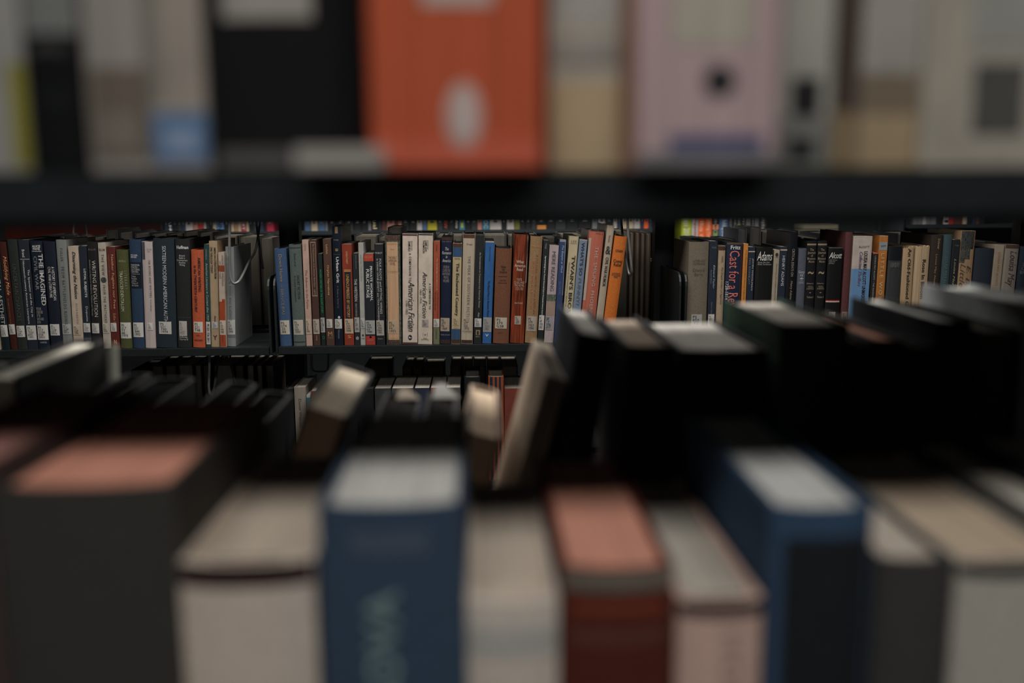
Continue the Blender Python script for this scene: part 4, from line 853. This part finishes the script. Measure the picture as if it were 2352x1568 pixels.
# ------------------------------------------------------------------ near bookcase: lower shelf, front row
GN = 'blurred books on the lower shelf of the foreground bookcase, spines to the viewer'
def NB_low(x0, x1, yt, kind, c, label, Y=NF + .012, d=.165, bands=(), texts=(), **kw):
    X0, X1 = P(x0, yt, Y).x, P(x1, yt, Y).x
    h = P((x0 + x1) / 2, yt, Y).z - Z_LOW
    def T(y): return min(max((P((x0 + x1) / 2, yt, Y).z - P((x0 + x1) / 2, y, Y).z) / h, 0), 1)
    def U(x): return (x - x0) / (x1 - x0)
    bb = [(U(a), U(b), T(e), T(f), brighten(cc, 1.9), *k) for (a, b, e, f, cc, *k) in bands]
    tt = [(s, o, U(a), U(b), T(e), T(f), brighten(cc, 1.9), *k) for (s, o, a, b, e, f, cc, *k) in texts]
    return make_book(label, (X0 + X1) / 2, Y, Z_LOW + .0004, (X1 - X0) * .985, h, d, kind=kind, colour=brighten(c, 1.85 if sum(c) > 250 else 1.15), bands=bb, texts=tt, group=GN, **kw)
NB_low(-330, -30, 1085, 'c', (50, 40, 38), 'dark brown blurred book with pinkish page top, cut by the left edge', pages=(120, 86, 78))
NB_low(-26, 403, 1118, 'c', (42, 40, 37), 'very thick charcoal volume with pink page top, lower left', pages=(176, 122, 104))
NB_low(407, 722, 1292, 'c', (140, 129, 118), 'cream rounded spine with a dark maroon headband, lower left', pages=(150, 138, 124), headband=(46, 26, 26), bands=[(640, 716, 1346, 1568, (118, 110, 102)), (409, 720, 1293, 1344, (20, 10, 10))])
NB_low(726, 1066, 1162, 'c', (40, 52, 66), 'thick navy blue volume with pale lettering, lower centre', pages=(160, 158, 152), bands=[(800, 985, 1218, 1270, (40, 47, 56))],
       texts=[('AOVA', 'up', 832, 912, 1352, 1640, (72, 86, 84), 'b')])
NB_low(1070, 1284, 1378, 'c', (136, 128, 118), 'pale grey-beige spine with a grey band, right of the navy volume', pages=(158, 146, 132), bands=[(1072, 1282, 1440, 1504, (104, 102, 98)), (1072, 1282, 1398, 1440, (126, 120, 112))], headband=(150, 138, 124))
NB_low(1288, 1550, 1304, 'c', (60, 26, 20), 'dark red-brown volume with pink page top and grey head band', pages=(168, 118, 101), bands=[(1290, 1548, 1306, 1352, (62, 57, 50)), (1310, 1530, 1385, 1400, (76, 34, 22)), (1310, 1530, 1440, 1475, (52, 30, 24))])
NB_low(1556, 1752, 1376, 'c', (136, 114, 104), 'pinkish beige spine with a dark headband, left of the blue and black volume', pages=(142, 136, 126), headband=(42, 30, 32), bands=[(1558, 1750, 1378, 1412, (20, 14, 15))], texts=[('HOUSE', 'v', 1655, 1700, 1440, 1700, (96, 82, 76), 'b')])
NB_low(1772, 2008, 1166, 'c', (38, 54, 72), 'blue bound volume with a large black spine panel, lower right', pages=(156, 155, 150), bands=[(1800, 2000, 1232, 1620, (14, 16, 17))])
NB_low(2012, 2192, 1284, 'c', (44, 43, 42), 'charcoal spine with pale page top right of the blue and black volume', pages=(150, 140, 128), headband=(120, 110, 100))
NB_low(2196, 2470, 1290, 'c', (104, 100, 93), 'grey-white spine with a dark headband at the lower right corner', pages=(146, 130, 112), headband=(40, 34, 32), bands=[(2198, 2468, 1291, 1322, (18, 15, 14))])
NB_low(2474, 2640, 1250, 'c', (40, 40, 40), 'charcoal blurred book just past the lower right corner')

# ------------------------------------------------------------------ near bookcase: lower shelf, back row facing the other aisle
GR = 'blurred books in the back row of the foreground bookcase'
YB = NB - .012
def NB_rear(x0, x1, yb, c, label, pages=(150, 146, 138), d=.165, lean=0.0, kind='c', Y=YB, h=None, front=False, **kw):
    X0, X1 = P(x0, yb, Y).x, P(x1, yb, Y).x
    z = P((x0 + x1) / 2, yb, Y).z
    hh = (z - Z_LOW) / math.cos(lean)
    w = (X1 - X0) / math.cos(lean) * .97 if lean else (X1 - X0) * .97
    hh -= abs(math.sin(lean)) * w / 2
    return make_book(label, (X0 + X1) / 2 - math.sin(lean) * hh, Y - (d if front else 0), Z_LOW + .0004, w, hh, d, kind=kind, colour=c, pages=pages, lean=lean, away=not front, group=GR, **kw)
NB_rear(-62, 20, 838, (28, 28, 28), 'black blurred book at the far left of the back row', pages=(70, 68, 64))
ra = NB_rear(168, 244, 784, (30, 30, 30), 'thin grey-topped blurred book with a curled pale jacket, left', pages=(170, 166, 154), lean=math.radians(2))
# curled paper jacket at the far end of that book
hA = max((c.dimensions.z for c in ra.children), default=.2)
def curl(w0, depth, hgt, ztop):
    v, f = [], []
    n = 8
    for i in range(n + 1):
        a = i / n
        xx = -w0 * math.sin(a * 2.4) - .0016
        yy = depth * a
        v += [(xx, yy, ztop - hgt * (.55 + .45 * a)), (xx, yy, ztop + .0008)]
    for i in range(n): f.append((2 * i, 2 * i + 2, 2 * i + 3, 2 * i + 1))
    me = bpy.data.meshes.new('mesh'); me.from_pydata(v, [], f)
    return me
zA = P(220, 784, YB).z - Z_LOW
jk = link('curled_jacket', curl(.012, .03, .05, zA - .004), ra, mat('paper', (128, 128, 118)))
jk.location = (-.0165, -.002, 0)
md = jk.modifiers.new('thickness', 'SOLIDIFY'); md.thickness = .0006
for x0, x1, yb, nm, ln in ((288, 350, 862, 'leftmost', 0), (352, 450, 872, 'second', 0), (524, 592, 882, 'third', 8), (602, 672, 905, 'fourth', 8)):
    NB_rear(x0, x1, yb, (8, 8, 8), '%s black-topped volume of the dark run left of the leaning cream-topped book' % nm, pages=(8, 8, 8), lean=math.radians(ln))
NB_rear(776, 858, 848, (36, 36, 36), 'book leaning right with a bright cream page top, centre left', pages=(142, 132, 116), lean=math.radians(19))
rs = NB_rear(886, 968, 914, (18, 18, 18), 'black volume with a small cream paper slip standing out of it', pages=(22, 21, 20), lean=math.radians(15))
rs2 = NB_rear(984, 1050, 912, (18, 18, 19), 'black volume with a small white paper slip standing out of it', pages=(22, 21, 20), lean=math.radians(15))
def slip(root, px, py, c, w, hgt):
    p = P(px, py, YB - .05)
    v = [(-w * .5, 0, 0), (w * .9, 0, 0), (w * .1, 0.001, hgt), (-w * .35, 0.001, hgt * .95)]
    v = v + [(x, y + .0005, z) for x, y, z in v]
    f = [(0, 1, 2, 3), (7, 6, 5, 4), (0, 4, 5, 1), (1, 5, 6, 2), (2, 6, 7, 3), (3, 7, 4, 0)]
    me = bpy.data.meshes.new('mesh'); me.from_pydata(v, [], f)
    o = link('paper_slip', me, root, mat('paper', c))
    rl = root.location
    inv = (Matrix.Translation(rl) @ root.rotation_euler.to_matrix().to_4x4()).inverted()
    o.matrix_local = inv @ Matrix.Translation(p) @ Matrix.Rotation(math.radians(-58), 4, 'X')
slip(rs, 930, 916, (120, 106, 88), .015, .014)
slip(rs2, 1015, 914, (130, 128, 122), .017, .020)
NB_rear(1080, 1144, 893, (120, 106, 92), 'short book leaning right, bright cream page top, beside the taller leaning cream book', pages=(150, 134, 116), lean=math.radians(15))
NB_rear(1224, 1262, 788, (134, 120, 104), 'cream blurred book leaning right against the navy one', pages=(92, 86, 77), lean=math.radians(15), kind='p')
NB_rear(1284, 1352, 708, (20, 25, 33), 'navy blurred book with a bright page top, back row centre', pages=(160, 157, 150), lean=math.radians(9), front=True)
NB_rear(1374, 1464, 729, (25, 22, 20), 'brown blurred book between the navy one and the broad white-topped one', pages=(128, 116, 104), front=True)
NB_rear(1474, 1642, 737, (17, 17, 18), 'broad blurred volume with a large white page top', pages=(150, 146, 140), front=True)
NB_rear(1662, 1792, 690, (30, 48, 36), 'green-covered blurred book with a pale page top', pages=(152, 146, 138), front=True)
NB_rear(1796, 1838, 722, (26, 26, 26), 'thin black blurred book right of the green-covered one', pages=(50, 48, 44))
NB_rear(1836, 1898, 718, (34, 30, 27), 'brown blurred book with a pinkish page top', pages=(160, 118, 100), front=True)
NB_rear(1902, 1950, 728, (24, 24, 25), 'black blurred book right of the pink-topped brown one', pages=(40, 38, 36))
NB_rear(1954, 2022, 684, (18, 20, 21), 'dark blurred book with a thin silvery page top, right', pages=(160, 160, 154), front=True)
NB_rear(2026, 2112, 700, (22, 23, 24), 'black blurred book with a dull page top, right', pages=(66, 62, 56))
NB_rear(2118, 2226, 654, (120, 122, 122), 'tall grey-covered blurred book, right', pages=(140, 140, 136), front=True)
NB_rear(2232, 2348, 668, (15, 17, 19), 'tall black blurred book with a white page top, right edge', pages=(142, 138, 130), front=True)

# ------------------------------------------------------------------ the rows go on past both ends of the picture
TONES = [('navy', (34, 42, 58)), ('cream', (128, 118, 104)), ('maroon', (70, 34, 32)), ('charcoal', (40, 40, 40)), ('olive', (66, 68, 46)), ('grey', (92, 92, 90)), ('tan', (118, 98, 74))]
def run_on(x, xend, step, z, group, where, hgt):
    k = 0
    while True:
        w = rnd.uniform(.026, .046)
        if (x + step * w - xend) * step > 0: break
        nm, c = TONES[(k * 3 + (0 if step > 0 else 1)) % 7]
        make_book('%s book in the %s, %s out of the picture' % (nm, where, ORD[k]), x + step * w / 2, NF + .012, z, w * .97, hgt + rnd.uniform(-.02, .01), .16, kind='c', colour=c, group=group)
        x += step * w; k += 1
xs = [Xat(-232, NF + .012, Z_US), Xat(2562, NF + .012, Z_US)]
run_on(xs[0] - .002, near_posts[1] + .02, -1, Z_US, GU, 'blurred upper row beyond its left end', .245)
run_on(xs[1] + .002, near_posts[2] - .02, 1, Z_US, GU, 'blurred upper row beyond its right end', .245)
xs = [P(-332, 1085, NF + .012).x, P(2642, 1250, NF + .012).x]
run_on(xs[0] - .002, near_posts[1] + .02, -1, Z_LOW, GN, 'blurred lower row beyond its left end', .215)
run_on(xs[1] + .002, near_posts[2] - .02, 1, Z_LOW, GN, 'blurred lower row beyond its right end', .215)
